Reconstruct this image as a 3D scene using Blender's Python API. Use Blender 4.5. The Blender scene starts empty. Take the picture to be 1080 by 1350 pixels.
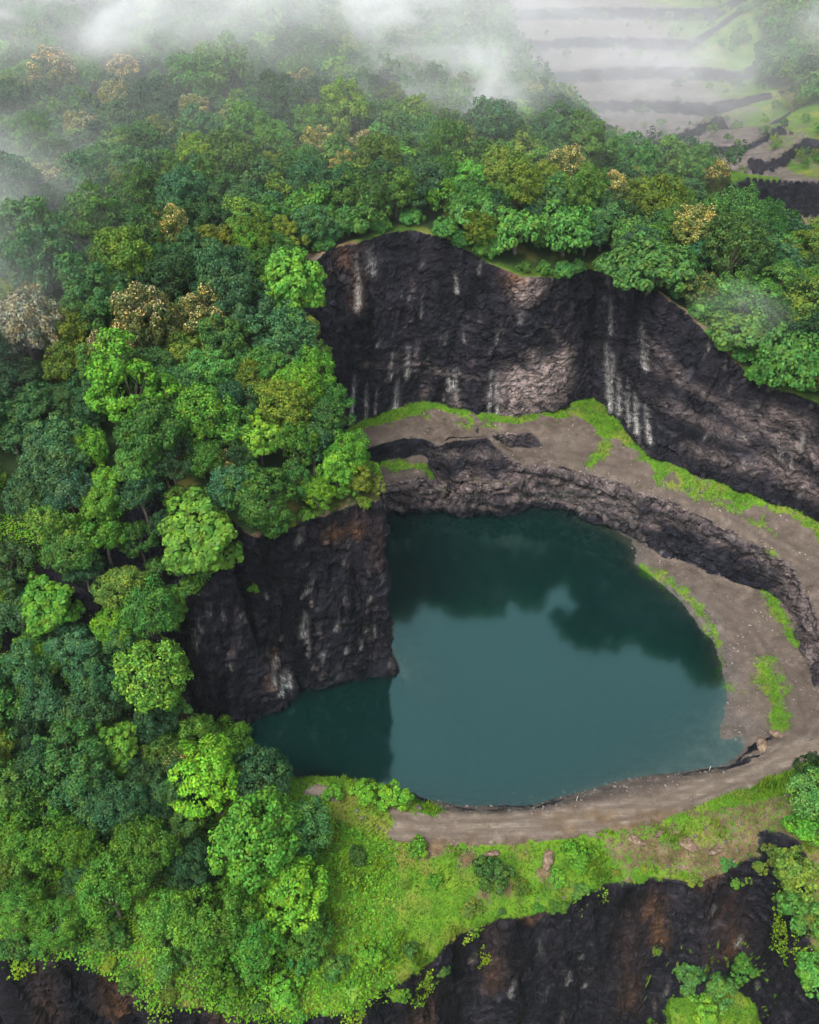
import bpy, math, random
import numpy as np
from mathutils import Vector, Matrix
from mathutils.bvhtree import BVHTree
from mathutils.geometry import delaunay_2d_cdt

R = math.radians
sc = bpy.context.scene
col = sc.collection
rng = np.random.default_rng(7)
random.seed(7)

# ------------------------------------------------------------------ camera, sky, sun, exposure
CAM_Z, PITCH, FPX = 120.0, R(38), 1243.0
cam_d = bpy.data.cameras.new('camera')
cam = bpy.data.objects.new('camera', cam_d); col.objects.link(cam)
cam.location = (0, 0, CAM_Z)
cam.rotation_euler = (math.pi/2 - PITCH, 0, 0)
cam_d.sensor_fit = 'VERTICAL'
cam_d.angle_y = 2*math.atan(675/FPX)
cam_d.clip_start = 1.0
cam_d.clip_end = 6000
sc.camera = cam

HAZE = 0.00008
SUN_EL, SUN_AZ = R(58), R(215)        # azimuth measured clockwise from +Y
world = bpy.data.worlds.new('World'); sc.world = world
world.use_nodes = True
wt = world.node_tree
bg = wt.nodes['Background']
sky = wt.nodes.new('ShaderNodeTexSky'); sky.sky_type = 'NISHITA'; sky.sun_disc = False
sky.sun_elevation = SUN_EL; sky.sun_rotation = SUN_AZ
sky.air_density = 1.0; sky.dust_density = 4.0; sky.ozone_density = 1.0
hs = wt.nodes.new('ShaderNodeHueSaturation'); hs.inputs['Saturation'].default_value = 0.45
wt.links.new(sky.outputs[0], hs.inputs['Color']); wt.links.new(hs.outputs[0], bg.inputs[0])
bg.inputs[1].default_value = 0.15
sun_d = bpy.data.lights.new('sun', 'SUN'); sun = bpy.data.objects.new('sun', sun_d); col.objects.link(sun)
sun_d.energy = 1.5; sun_d.angle = R(15); sun_d.color = (1.0, 0.96, 0.9)
sdir = Vector((math.sin(SUN_AZ)*math.cos(SUN_EL), math.cos(SUN_AZ)*math.cos(SUN_EL), math.sin(SUN_EL)))
sun.rotation_euler = sdir.to_track_quat('Z', 'Y').to_euler()
sc.view_settings.view_transform = 'Standard'
sc.view_settings.look = 'None'
sc.view_settings.gamma = 1.0
sc.view_settings.use_curve_mapping = False
sc.view_settings.exposure = 1.15
sc.render.engine = 'CYCLES'
cy = sc.cycles
cy.max_bounces = 6; cy.diffuse_bounces = 3; cy.glossy_bounces = 2; cy.transmission_bounces = 3
cy.volume_bounces = 5; cy.transparent_max_bounces = 8
cy.volume_step_rate = 2.0; cy.volume_max_steps = 128
cy.use_denoising = True

# ------------------------------------------------------------------ pixel -> world helpers (1080 x 1350 photo)
FW = np.array([0, math.cos(PITCH), -math.sin(PITCH)]); UP = np.array([0, math.sin(PITCH), math.cos(PITCH)])
def ray(px, py):
    return FW + np.array([(px-540)/FPX, 0, 0]) + (675-py)/FPX*UP
def P(px, py, z):                     # the point of that ray at height z
    r = ray(px, py); t = (z-CAM_Z)/r[2]
    return tuple(r*t + [0, 0, CAM_Z])
def Y(px, py, y):                     # the point of that ray at distance y
    r = ray(px, py); t = y/r[1]
    return tuple(r*t + [0, 0, CAM_Z])
def project(p):
    d = np.asarray(p, float) - [0, 0, CAM_Z]
    w = d @ FW
    return 540 + FPX*d[..., 0]/w, 675 - FPX*(d @ UP)/w, w

# ------------------------------------------------------------------ noise (vectorised)
_perm = np.random.default_rng(3).permutation(256); _perm = np.concatenate([_perm, _perm, _perm])
_gr = np.random.default_rng(4).normal(size=(256, 3)); _gr /= np.linalg.norm(_gr, axis=1)[:, None]
def perlin(p):
    p = np.asarray(p, float); i = np.floor(p).astype(int); f = p - i
    u = f*f*f*(f*(f*6-15)+10); i &= 255
    def h(dx, dy, dz):
        g = _gr[_perm[_perm[_perm[i[:, 0]+dx]+i[:, 1]+dy]+i[:, 2]+dz] & 255]
        return (g*(f-[dx, dy, dz])).sum(1)
    L = lambda a, b, t: a+(b-a)*t
    x0 = L(L(h(0,0,0), h(1,0,0), u[:,0]), L(h(0,1,0), h(1,1,0), u[:,0]), u[:,1])
    x1 = L(L(h(0,0,1), h(1,0,1), u[:,0]), L(h(0,1,1), h(1,1,1), u[:,0]), u[:,1])
    return L(x0, x1, u[:,2])*1.6
def fbm(p, oct=4, ridged=False):
    s = 0; a = 1.0; tot = 0; p = np.asarray(p, float)
    for o in range(oct):
        n = perlin(p*2**o + o*17.3)
        s = s + a*((1-2*np.abs(n)) if ridged else n); tot += a; a *= 0.5
    return s/tot
def worley(p):                        # cell id random vector + F1
    p = np.asarray(p, float); i = np.floor(p).astype(int)
    best = np.full(len(p), 9.); bid = np.zeros(len(p), int)
    for dx in (-1,0,1):
        for dy in (-1,0,1):
            for dz in (-1,0,1):
                c = i+[dx,dy,dz]; cc = c & 255
                hh = _perm[_perm[_perm[cc[:,0]]+cc[:,1]]+cc[:,2]] & 255
                q = c + 0.5 + _gr[hh]*0.45
                d = ((q-p)**2).sum(1); m = d < best
                best[m] = d[m]; bid[m] = hh[m]
    return np.sqrt(best), bid
def smooth(a, b, x):
    t = np.clip((x-a)/(b-a), 0, 1); return t*t*(3-2*t)
def poly_dist(xy, line, closed=False):
    line = np.asarray([q[:2] for q in line], float); best = np.full(len(xy), 1e9)
    n = len(line)
    for k in range(n if closed else n-1):
        a, b = line[k], line[(k+1) % n]; ab = b-a
        t = np.clip(((xy-a) @ ab)/max(ab @ ab, 1e-9), 0, 1)
        best = np.minimum(best, np.linalg.norm(xy-(a+t[:, None]*ab), axis=1))
    return best
def inside(xy, poly):
    poly = np.asarray([q[:2] for q in poly], float); r = np.zeros(len(xy), bool); n = len(poly)
    for k in range(n):
        x0, y0 = poly[k]; x1, y1 = poly[(k+1) % n]
        c = ((y0 > xy[:,1]) != (y1 > xy[:,1]))
        with np.errstate(divide='ignore', invalid='ignore'):
            r ^= c & (xy[:,0] < (x1-x0)*(xy[:,1]-y0)/(y1-y0)+x0)
    return r

# ------------------------------------------------------------------ object helpers
def mesh_from(name, V, F4=None, F3=None):
    me = bpy.data.meshes.new(name)
    V = np.asarray(V, np.float32); me.vertices.add(len(V)); me.vertices.foreach_set('co', V.ravel())
    n4 = 0 if F4 is None else len(F4); n3 = 0 if F3 is None else len(F3)
    idx = np.concatenate([np.asarray(F, np.int32).ravel() for F in (F4, F3) if F is not None and len(F)])
    me.loops.add(len(idx)); me.loops.foreach_set('vertex_index', idx)
    me.polygons.add(n4+n3)
    st = np.concatenate([np.arange(n4)*4, n4*4+np.arange(n3)*3]).astype(np.int32)
    me.polygons.foreach_set('loop_start', st)
    me.update(calc_edges=True); me.validate()
    return me
def link(name, me, parent=None, m=None):
    o = bpy.data.objects.new(name, me); col.objects.link(o)
    if m is not None and not me.materials: me.materials.append(m)
    if parent: o.parent = parent
    return o
def tag(o, label=None, cat=None, group=None, kind=None):
    if label: o['label'] = label
    if cat: o['category'] = cat
    if group: o['group'] = group
    if kind: o['kind'] = kind
    return o
class NT:                              # tiny node helper
    def __init__(s, m): s.t = m.node_tree; s.n = s.t.nodes; s.l = s.t.links
    def add(s, typ, ins=None, **kw):
        n = s.n.new(typ)
        for k, v in kw.items(): setattr(n, k, v)
        for k, v in (ins or {}).items():
            if isinstance(v, bpy.types.NodeSocket): s.l.new(v, n.inputs[k])
            else: n.inputs[k].default_value = v
        return n
    def mix(s, fac, a, b, mode='MIX'):
        n = s.n.new('ShaderNodeMix'); n.data_type = 'RGBA'; n.blend_type = mode
        for k, v in ((0, fac), (6, a), (7, b)):
            if isinstance(v, bpy.types.NodeSocket): s.l.new(v, n.inputs[k])
            else: n.inputs[k].default_value = v
        return n.outputs[2]
    def math(s, op, a, b=0.0, clamp=False):
        n = s.n.new('ShaderNodeMath'); n.operation = op; n.use_clamp = clamp
        for k, v in ((0, a), (1, b)):
            if isinstance(v, bpy.types.NodeSocket): s.l.new(v, n.inputs[k])
            else: n.inputs[k].default_value = v
        return n.outputs[0]
    def ramp(s, fac, stops, interp='LINEAR'):
        n = s.n.new('ShaderNodeValToRGB'); n.color_ramp.interpolation = interp
        e = n.color_ramp.elements
        while len(e) < len(stops): e.new(0.5)
        for q, (p, c) in zip(e, stops):
            q.position = p; q.color = c if len(c) == 4 else (*c, 1)
        s.l.new(fac, n.inputs[0]); return n.outputs[0]
    def noise(s, vec, scale, detail=4, rough=0.6, dist=0.0):
        return s.add('ShaderNodeTexNoise', {'Vector': vec, 'Scale': scale, 'Detail': detail, 'Roughness': rough, 'Distortion': dist}).outputs[0]
def mat(name):
    m = bpy.data.materials.new(name); m.use_nodes = True; return m
def rgb(r, g, b): return (r, g, b, 1)

# ================================================================== TERRAIN: a triangulated net of break lines
pts, edges = [], []
def line(*ps, closed=False):
    i0 = len(pts)
    for p in ps: pts.append(tuple(map(float, p)))
    for k in range(len(ps)-1): edges.append((i0+k, i0+k+1))
    if closed: edges.append((i0+len(ps)-1, i0))
    return list(ps)
def dots(*ps):
    for p in ps: pts.append(tuple(map(float, p)))

# shoreline of the lake (z = 0), clockwise from the promontory's foot
shore = [P(527,880,0), P(480,895,0), P(400,908,0), P(340,925,0), P(300,950,0), P(268,962,0), (-34.5,92,0), (-30,88.5,0), (-20,88,0), (-12,87.5,0),
         P(500,1037,0), P(560,1055,0), P(610,1062,0), P(660,1062,0), P(710,1058,0), P(760,1045,0), P(800,1034,0), P(860,1022,0), P(910,1018,0), P(960,1013,0), P(988,990,0),
         P(975,962,0), P(955,945,0), P(958,920,0), P(955,890,0), P(945,850,0), P(925,812,0), P(890,780,0), P(855,757,0), P(832,742,0), P(838,725,0), P(845,714,0),
         P(800,690,0), P(750,675,0), P(700,665,0), P(600,668,0), P(512,678,0), (-9,151.5,0), (-9.5,140,0), (-8,127,0), (-4,116,0)]
line(*shore, closed=True)
# lake bed
line(*[(-4,106.5,-9), (-18,101.5,-9), (-29,95.5,-6), (-20,91,-6), (-5,91,-7), (13,89,-6), (25,91.5,-5), (37,95,-3), (45,100,-2.5), (47,110,-6), (46,120,-8), (39,130,-8), (36,140,-8), (25,151,-9), (10,150,-9), (-2,148,-9), (-4,130,-9)], closed=True)
dots((20,115,-12), (10,130,-12), (44,94.5,-1.1), (48,94,-0.55), (51.5,95.5,-0.3), (48.5,98.5,-.8))

# ---- promontory and the left wall of the pit
prom_top = [Y(225,850,95.5), Y(258,790,99), Y(300,745,102), Y(340,712,104.5), Y(390,695,107.5), Y(430,680,109.5), Y(470,665,112), Y(503,655,113.5), (-6.2,118,36), (-12.5,128,39), (-15.5,141,41.5), (-19,153,43.5), (-22.5,165,45.5), Y(400,335,174)]
line(*prom_top)
line(prom_top[0], Y(232,905,93.3), (-38.5,91,8), (-35,86,6.5))
# ---- back cliff and right cliff
foot = [(-14.5,161.5,13.5), P(470,560,13.8), P(500,548,14), P(560,532,14), P(620,543,14), P(680,553,14), P(735,540,14), P(780,522,14), P(800,540,14), P(830,575,14), P(860,602,13.8), P(910,622,13.5), P(960,642,13), P(1020,665,12.5), P(1080,690,12), (84,121,11.5), (92,105,10.5), (92,90,9.5)]
line(*foot)
rim = [prom_top[-1], Y(435,325,172.5), Y(470,318,172.8), Y(505,305,177), Y(545,300,180.5), Y(590,312,179), Y(640,343,176), Y(690,362,173.5), Y(740,365,176), Y(775,352,182), Y(800,352,184), Y(835,365,175), Y(870,382,165), Y(910,412,160.5), Y(940,442,156.5), Y(970,475,153), Y(1000,500,150), Y(1040,515,146.5), Y(1080,530,142.5), (92,126,31), (101,106,28), (101,90,24)]
line(*rim)
for k in range(0): pass
# middle ledge on the cliffs gives the walls a bend
# ---- lower wall round the back and the right
low_top = [(-11.5,154.5,6), P(505,640,6.8), P(560,632,7.2), P(620,634,7.4), P(660,632,7.6), P(690,612,9.5), P(730,612,10), P(780,627,10), P(820,640,10), P(850,652,10), P(900,668,10), P(950,692,10), P(1000,716,9.6), P(1040,737,9.2), P(1062,775,8.8), P(1078,830,8.4), (68,105,8), (68.5,97,7)]
line(*low_top)
low_foot = [P(845,714,0), P(880,738,1.3), P(930,756,1.8), P(980,772,2.2), P(1020,785,2.4), P(1045,812,2.6), P(1060,860,2.8), P(1072,905,3.4), (65.5,97,5)]
line(*low_foot)
# second step below the back cliff
st_foot = [(-12,157,8.8), P(500,610,9.2), P(560,598,9.5), P(620,590,9.8), P(670,588,10), P(720,596,10.5), P(760,590,11)]
st_top = [(-13.5,159,12.5), P(490,588,12.8), P(545,572,13.2), P(600,578,13.2), P(650,570,13.3), P(700,568,13.4), P(745,566,13.4), P(783,566,13.3)]
line(*st_foot); line(*st_top)
# right lower ledge
dots(P(900,740,1.6), P(960,800,2.2), P(1000,850,2.5), P(980,880,1.6), P(1000,940,2.2), P(1040,900,2.8), P(990,820,2.3), P(880,752,1.2))
line(P(965,962,1.0), P(990,925,1.9), P(960,880,1.2), P(940,830,1.2), P(905,785,1.0), P(870,755,0.9))
line(P(1005,985,2.6), P(1030,965,3.4), P(1065,950,4.2), (65.5,92,5))       # rocks behind the sunk corner
# ---- front bank, path and slope
bank = [(-36,84,7), (-24,85,6.5), P(360,1030,6.5), P(420,1024,6.2), P(470,1030,5.4), P(520,1046,4.6), P(560,1066,3.4), P(640,1074,3.2), P(720,1066,3.2), P(800,1050,3.2), P(860,1036,3.2), P(920,1026,3.2), P(980,1014,3.4), P(1020,992,3.8), P(1050,970,4.4), (66,88,5.5)]
line(*bank)
path_s = [P(480,1105,3.6), P(560,1112,3.5), P(640,1112,3.4), P(700,1108,3.3), P(780,1098,3.3), P(860,1085,3.4), P(920,1064,3.6), P(980,1040,4.0), P(1030,1022,4.6), P(1080,1000,5.4)]
line(*path_s)
dots(P(430,1080,5.6), P(380,1110,6), P(420,1160,4), P(500,1180,2.4), P(470,1240,0.5), P(560,1170,2.4), P(650,1160,1.6), P(740,1150,1.6), P(820,1120,2.6))
# rim of the foreground pit
fr_top = [(-80,57,5), (-60,58,4.5), P(20,1262,4.5), P(90,1250,4), P(150,1285,2.5), P(220,1318,1), P(300,1336,0), P(400,1340,-1), P(470,1322,-1), P(530,1296,-1.6), P(580,1262,-2), P(610,1232,-2), P(680,1212,-1.6), P(740,1200,-1), P(790,1170,0.4), P(850,1160,0.8), P(910,1168,0.4), P(960,1150,1.5), P(1010,1140,3), P(1045,1165,4), P(1065,1210,3.5), P(1090,1270,2), (60,58,1), (80,56,1)]
fr_top = line(*fr_top)
fr_foot = [(x*1.0, y-(3.5 if 0 < x < 45 else 2.5), -46) for (x, y, z) in fr_top]
fr_foot = [(x, min(y, 66), z) if not (35 < x < 63) else (x, y-.9, -23) for (x, y, z) in fr_foot]
line(*fr_foot)
line((34,58,-40), (38,57,-27), (49,57,-26.5), (57,56,-27), (63,54,-34))
dots((38,52,-46), (49,52,-46), (60,50,-46), (44,64,-24), (50,64,-24))
# right hump
dots(P(1040,1060,8.5), P(1080,1040,10.5), P(1000,1090,6), P(1060,1110,8.5), (62,76,9), (75,80,11), (75,66,6))
# ---- hillside, plateau (world points)
dots((-36,112,40), (-28,122,41.5), (-50,116,43.5), (-72,122,46), (-46,140,47), (-72,150,50), (-32,150,45), (-42,172,50), (-30,192,51), (-92,180,54), (-45,222,55), (-105,232,58), (0,200,51.5), (0,232,55), (30,195,47), (34,225,47), (60,190,42), (75,170,36), (58,210,39),
     (-45,103,33), (-62,104,34), (-48,96,21), (-63,95,19), (-48,90,13), (-64,86,12), (-85,100,28), (-85,85,12), (-100,120,44), (-130,160,55), (-42,81,10.5), (-55,77,11), (-30,76,9.5), (-18,78,7.5), (-35,66,7), (-15,68,3), (-70,70,9), (-5,74,3.6),
     (-130,300,66), (-40,300,62), (10,290,55), (45,262,42), (-170,230,60), (-60,400,72), (-180,400,78), (20,360,52), (45,310,38), (62,290,27), (78,262,20),
     (90,215,24), (105,190,22), (120,170,24), (110,225,17), (95,240,17), (130,205,20), (160,190,26))
# ---- the old terraced workings beyond: benches stepping up the hill
def terrace(d, zb, zt, xs, bow):
    f, t = [], []
    for k, x in enumerate(xs):
        u = k/(len(xs)-1)
        dy = bow*math.sin(u*math.pi)
        f.append((x, d+dy, zb)); t.append((x+(0.4 if u > .5 else -0.4), d+dy+2.6, zt))
    line(*f); line(*t)
terrace(322, 20, 25, [66, 80, 92, 100, 112], 7)
terrace(345, 25.5, 30, [56, 70, 86, 104], 5)
terrace(366, 30.5, 35.5, [52, 72, 92, 112, 120], 9)
terrace(394, 36, 40.5, [46, 64, 84, 108], 6)
terrace(420, 41, 46, [44, 70, 100, 122], 9)
terrace(452, 46.5, 52, [40, 70, 100, 125], 6)
terrace(482, 52.5, 59, [40, 75, 105, 130], 8)
w1 = [Y(880,178,306), Y(915,165,312), Y(950,150,322)]
line(*[(x, y, z-5) for x, y, z in w1]); line(*[(x+.7, y+2, z) for x, y, z in w1])
w2 = [Y(1000,212,285), Y(1030,205,287), Y(1058,182,296)]
line(*[(x, y, z-5.5) for x, y, z in w2]); line(*[(x+.5, y+2.4, z) for x, y, z in w2])
w3 = [Y(985,190,296), Y(1010,178,300), Y(1025,165,308)]
line(*[(x, y, z-3.5) for x, y, z in w3]); line(*[(x+.3, y+2, z) for x, y, z in w3])
w4 = [Y(985,232,268), Y(1020,236,268), Y(1050,238,270), Y(1090,240,272), (150,276,33)]
line(*[(x, y, 17) for x, y, z in w4]); line(*[(x+.3, y+2.6, z) for x, y, z in w4])
dots((142,330,42), (165,310,40), (170,370,62), (150,410,62), (150,470,72), (190,300,46), (200,420,80), (60,520,66), (-60,520,82))
# ---- far ground all round
dots((-400,0,-46), (400,0,-46), (-400,60,8), (400,60,4), (0,20,-46), (-60,40,-46), (60,40,-46), (-130,66,8), (150,90,20), (150,140,28), (200,100,25),
     (-400,250,60), (400,250,45), (-300,600,85), (0,640,84), (300,600,88), (-900,-700,-40), (900,-700,-40), (0,-700,-44), (-900,0,-20), (900,0,-20), (-900,900,92), (900,900,92), (0,1200,96), (-900,1500,98), (900,1500,98), (-250,55,6), (250,60,4), (0,-200,-46))

vs, es, fs, ov, oe, of = delaunay_2d_cdt([Vector(p[:2]) for p in pts], edges, [], 0, 1e-4)
zs = []
for k, v in enumerate(vs):
    if ov[k]: zs.append(np.mean([pts[i][2] for i in ov[k]]))
    else:
        d = [((p[0]-v.x)**2+(p[1]-v.y)**2, p[2]) for p in pts]; d.sort()
        w = np.array([1/(q[0]+.01) for q in d[:4]]); zs.append(float((w*np.array([q[1] for q in d[:4]])).sum()/w.sum()))
        print('crossing at', tuple(v), zs[-1])
V = np.array([(v.x, v.y, z) for v, z in zip(vs, zs)], float)
F = np.array([f for f in fs if len(f) == 3], int)
a, b, c = V[F[:,0]], V[F[:,1]], V[F[:,2]]
area = np.cross(b[:,:2]-a[:,:2], c[:,:2]-a[:,:2])
F[area < 0] = F[area < 0][:, ::-1]

def want(m, dz):                      # wanted edge length at a midpoint
    x, y = m[:,0], m[:,1]
    near = (x > -50) & (x < 90) & (y > 48) & (y < 192)
    L = np.where(near, np.where((y > 70) & (m[:,2] < 17), .85, 1.35), 3.2)
    d = np.hypot(x, y)
    L = np.where(~near & (d > 190), 3.0 + (d-190)*0.02, L)
    L = np.where((d > 380) | (y < 40), 8 + np.maximum(0, d-380)*0.08, L)
    wk_ = (x > 34) & (x < 165) & (y > 255) & (y < 500)
    L = np.where(wk_, 2.6, L)
    vis_rock = near & (dz > 0.45)
    L = np.where(vis_rock, 0.62, L)
    L = np.where((m[:,2] < -1) & (m[:,2] > -13) & (y > 82), 3.0, L)     # lake bed
    return L
for it in range(12):
    E = np.sort(np.concatenate([F[:, [0,1]], F[:, [1,2]], F[:, [2,0]]]), axis=1)
    U, inv = np.unique(E, axis=0, return_inverse=True); inv = inv.ravel()
    p, q = V[U[:,0]], V[U[:,1]]; ln = np.linalg.norm(p-q, axis=1); m = (p+q)/2
    sp = ln > want(m, np.abs(p-q)[:,2]/np.maximum(ln, 1e-6))*1.4
    if not sp.any(): break
    mid = np.full(len(U), -1); mid[sp] = len(V)+np.arange(sp.sum())
    V = np.concatenate([V, m[sp]])
    n = len(F); M = np.stack([mid[inv[:n]], mid[inv[n:2*n]], mid[inv[2*n:]]], 1)
    cnt = (M >= 0).sum(1); out = [F[cnt == 0]]
    s = cnt == 3; f, mm = F[s], M[s]
    out += [np.stack([f[:,0], mm[:,0], mm[:,2]], 1), np.stack([mm[:,0], f[:,1], mm[:,1]], 1), np.stack([mm[:,2], mm[:,1], f[:,2]], 1), mm]
    for k in range(3):
        a_, b_, c_ = k, (k+1) % 3, (k+2) % 3
        s = (cnt == 1) & (M[:, a_] >= 0); f, mm = F[s], M[s]      # split on ab
        out += [np.stack([f[:,a_], mm[:,a_], f[:,c_]], 1), np.stack([mm[:,a_], f[:,b_], f[:,c_]], 1)]
        s = (cnt == 2) & (M[:, a_] < 0); f, mm = F[s], M[s]       # ab unsplit; bc and ca split
        out += [np.stack([f[:,c_], mm[:,c_], mm[:,b_]], 1), np.stack([f[:,a_], f[:,b_], mm[:,b_]], 1), np.stack([f[:,a_], mm[:,b_], mm[:,c_]], 1)]
    F = np.concatenate(out)
def normals(V, F):
    n = np.cross(V[F[:,1]]-V[F[:,0]], V[F[:,2]]-V[F[:,0]]); N = np.zeros_like(V)
    for k in range(3):
        for ax in range(3): N[:, ax] += np.bincount(F[:, k], n[:, ax], len(V))
    return N/np.maximum(np.linalg.norm(N, axis=1), 1e-9)[:, None]
E = np.unique(np.sort(np.concatenate([F[:, [0,1]], F[:, [1,2]], F[:, [2,0]]]), axis=1), axis=0)
deg = np.bincount(E.ravel(), minlength=len(V))
for it in range(4):
    S = np.zeros_like(V)
    for ax in range(3): S[:, ax] = np.bincount(E[:,0], V[E[:,1], ax], len(V)) + np.bincount(E[:,1], V[E[:,0], ax], len(V))
    k_ = np.where((V[:,1] > 255) & (np.abs(V[:,0]-100) < 66), 0.08, 0.5)[:, None]
    V = V*(1-k_) + k_*S/np.maximum(deg, 1)[:, None]
N = normals(V, F)
dist = np.hypot(V[:,0], V[:,1])
near = dist < 330
N0 = N.copy()
steep = smooth(0.86, 0.5, N[:,2])
Nh = N.copy(); Nh[:,2] *= 0.3
D = np.zeros_like(V)
q = V[near]
lwz = smooth(5, 2, np.minimum(poly_dist(q[:, :2], low_top), poly_dist(q[:, :2], low_foot)))*(q[:,2] < 11.5)
dips = q @ np.array([[1,0,.0],[0,1,0],[.45,.2,1]]).T
big = fbm(q*[.075,.075,.045], 3)
mid_ = fbm(dips*[.16,.16,.30], 4, True)
f1, cid = worley(dips*[.30,.30,.42]); blk = _gr[cid][:,0]
f2, cid2 = worley(q*[.8,.8,1.0]+5); blk2 = _gr[cid2][:,1]
f3, cid3 = worley(dips*[.55,.55,1.3]+11); blk3 = _gr[cid3][:,2]
fv, cv_ = worley(q*[.34,.34,.055]+41)      # upright joints of the tall walls
fw_, cw_ = worley(q*[.9,.9,.35]+3)
dsp = 2.4*big + 0.30*mid_ + 0.26*blk + 0.20*blk2 + .20*blk3 + .55*_gr[cv_][:,0] + .20*_gr[cw_][:,1]
fl, cl = worley(q*[.42,.42,.95]+31); fl2, cl2 = worley(q*[1.1,1.1,1.6]+7)
dsp = dsp*(1-.6*lwz) + lwz*(.95*_gr[cl][:,0] + .45*_gr[cl2][:,1] + .35*np.sign(np.sin(q[:,2]*2.4+2*fbm(q*.2, 2))))
dsp = np.where(q[:,1] > 250, dsp*.4, dsp)
D[near] = Nh[near]*(dsp*steep[near])[:, None]
flatn = 0.10*fbm(q*[.5,.5,.5], 3) + 0.22*fbm(q*[.12,.12,.12], 2)
D[near, 2] += flatn*(1-steep[near])
far_ = ~near
D[far_, 2] += 5*fbm(V[far_]*0.012, 3)*smooth(330, 500, dist[far_])
shored = poly_dist(V[:, :2], shore, True)
D[:,2] *= 1-0.7*smooth(1.2, 0.2, shored)*(np.abs(V[:,2]) < 1.5)
V = V + D
N = normals(V, F)
print('terrain', len(V), len(F))
bvh = BVHTree.FromPolygons([tuple(v) for v in V], F.tolist())
def ground(x, y):
    h = bvh.ray_cast(Vector((x, y, 400)), Vector((0, 0, -1)))
    return h[0].z if h[0] is not None else 0.0
def hit(px, py):
    h = bvh.ray_cast(Vector((0, 0, CAM_Z)), Vector(ray(px, py)).normalized())
    return h[0]

# ---- what covers the ground: masks by place
xy = V[:, :2]
quarry = shore[0:1] and [p for p in (prom_top[::-1] + [(-37,86,0)] + [(-30,84.5,0)] + path_s + [(80,84,0), (101,90,0)] + rim[::-1][1:-1])]
inq = inside(xy, quarry)
nz = fbm(V*[.25,.25,.25], 4)
nz2 = fbm(V*[.9,.9,.9]+9, 3)
grass = np.where(inq, 0.0, 1.0)
fd = poly_dist(xy, foot)
gw = 2.0 + 3.6*nz + 1.2*nz2 + np.where(xy[:,0] > 66, -0.5, 0)
corner = np.exp(-(((xy-np.array(P(785,545,14)[:2]))/[5,8])**2).sum(1))*5
strip = smooth(gw+corner+1.6, gw+corner-1.2, fd)*(V[:,2] < 18)
grass = np.maximum(grass, strip*np.where(inq, 1, 1))
for pl, w in (([P(1005,770,2), P(1040,830,2.5), P(1050,850,2.6)], 1.6), ([P(1010,880,2), P(1030,950,3)], 2.2), ([P(850,748,1), P(885,770,1)], 1.5), ([P(700,632,8), P(560,618,8), P(490,612,9)], 0.9), ([P(780,600,13), P(800,580,14)], 2.0), ([P(950,660,12), P(860,625,12.5)], 0.7), ([P(962,900,1), P(940,825,1), P(895,775,1)], 1.0), ([P(640,600,10), P(700,640,9)], .4), ([P(560,545,14), P(680,565,14), P(740,555,14)], .6), ([P(1060,720,11), P(960,672,11)], 0.5)):
    grass = np.maximum(grass, 0.62*smooth(w+1.6, w-1.6, poly_dist(xy, pl) - 3.0*nz - 1.5*nz2))
road = np.zeros(len(V))
for pl, w in (([P(490,1082,4), P(560,1092,3.5), P(700,1088,3.3), P(800,1074,3.3), P(860,1062,3.4), P(930,1040,3.6), P(985,1018,4), P(1050,985,5), (66,90,5.5)], 2.0),):
    road = np.maximum(road, smooth(w+.9, w-.9, poly_dist(xy, pl) + 1.6*nz + .8*nz2))
dirt = np.exp(-(((xy-np.array(P(425,1048,5.5)[:2]))/[3.2,1.4])**2).sum(1)*1.0)
road = np.maximum(road, smooth(.35, .6, dirt+.25*nz))
ctr = [P(500,1084,4), P(560,1092,3.5), P(700,1088,3.3), P(800,1076,3.3), P(860,1064,3.4), P(930,1042,3.6), P(985,1018,4), P(1050,980,5), (64,96,5)]
trk = [ctr, [P(1055,960,4.5), P(1040,900,3), P(1005,860,2.5), P(990,830,2.4), P(940,790,2)], [P(1085,740,11), P(1040,715,11), P(960,665,12.5), P(860,622,13), P(790,590,13.5), P(700,592,11)], [P(690,596,10.4), P(600,606,9.8), P(510,622,9)]]
rut = np.zeros(len(V))
for pl in trk:
    d_ = poly_dist(xy, pl) + .5*nz
    rut = np.maximum(rut, np.exp(-((d_-.95)/.38)**2))
bd = poly_dist(xy, bank[1:7])
grass = np.where(inq & (bd < 2.2) & (V[:,2] > 1.5), 1, grass)
lgr = inq & (xy[:,1] < 92) & (xy[:,0] < P(520,1080,4)[0] + 2.5*nz + 1.5*nz2) & (V[:,2] > 1)
grass = np.where(lgr & (dirt+.25*nz < .45), 1, grass); road = np.where(lgr, road*(dirt+.25*nz > .45), road)
grass = np.where((road > .5), 0, grass)
soil_front = [P(560,1125,3), P(620,1140,2), P(700,1145,1.5), P(660,1185,0), P(600,1190,0)]
bare = smooth(-1, 1.5, nz*3 - poly_dist(xy, soil_front)*.5 + 0.6)
bare = np.maximum(bare, .9*smooth(3.5, .5, poly_dist(xy, [P(820,1115,3), P(930,1125,3), P(1000,1120,3.5)]) + 2.5*nz))
sdist = poly_dist(xy, prom_top[2:9])
bare = np.maximum(bare, .8*smooth(.05, .45, nz + .5*nz2 - .10 + .02*(xy[:,0]-12))*(xy[:,1] < 80)*(xy[:,0] > -4)*(V[:,2] > -6))
bare = np.maximum(bare, 0.75*smooth(3.2, .5, sdist + 2*nz))
bare = np.maximum(bare, smooth(3.0, .5, poly_dist(xy, rim[0:3]) + 2*nz))
bare = np.maximum(bare, smooth(2.5, .5, poly_dist(xy, rim[12:16]) + 2*nz)*.8)
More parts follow.
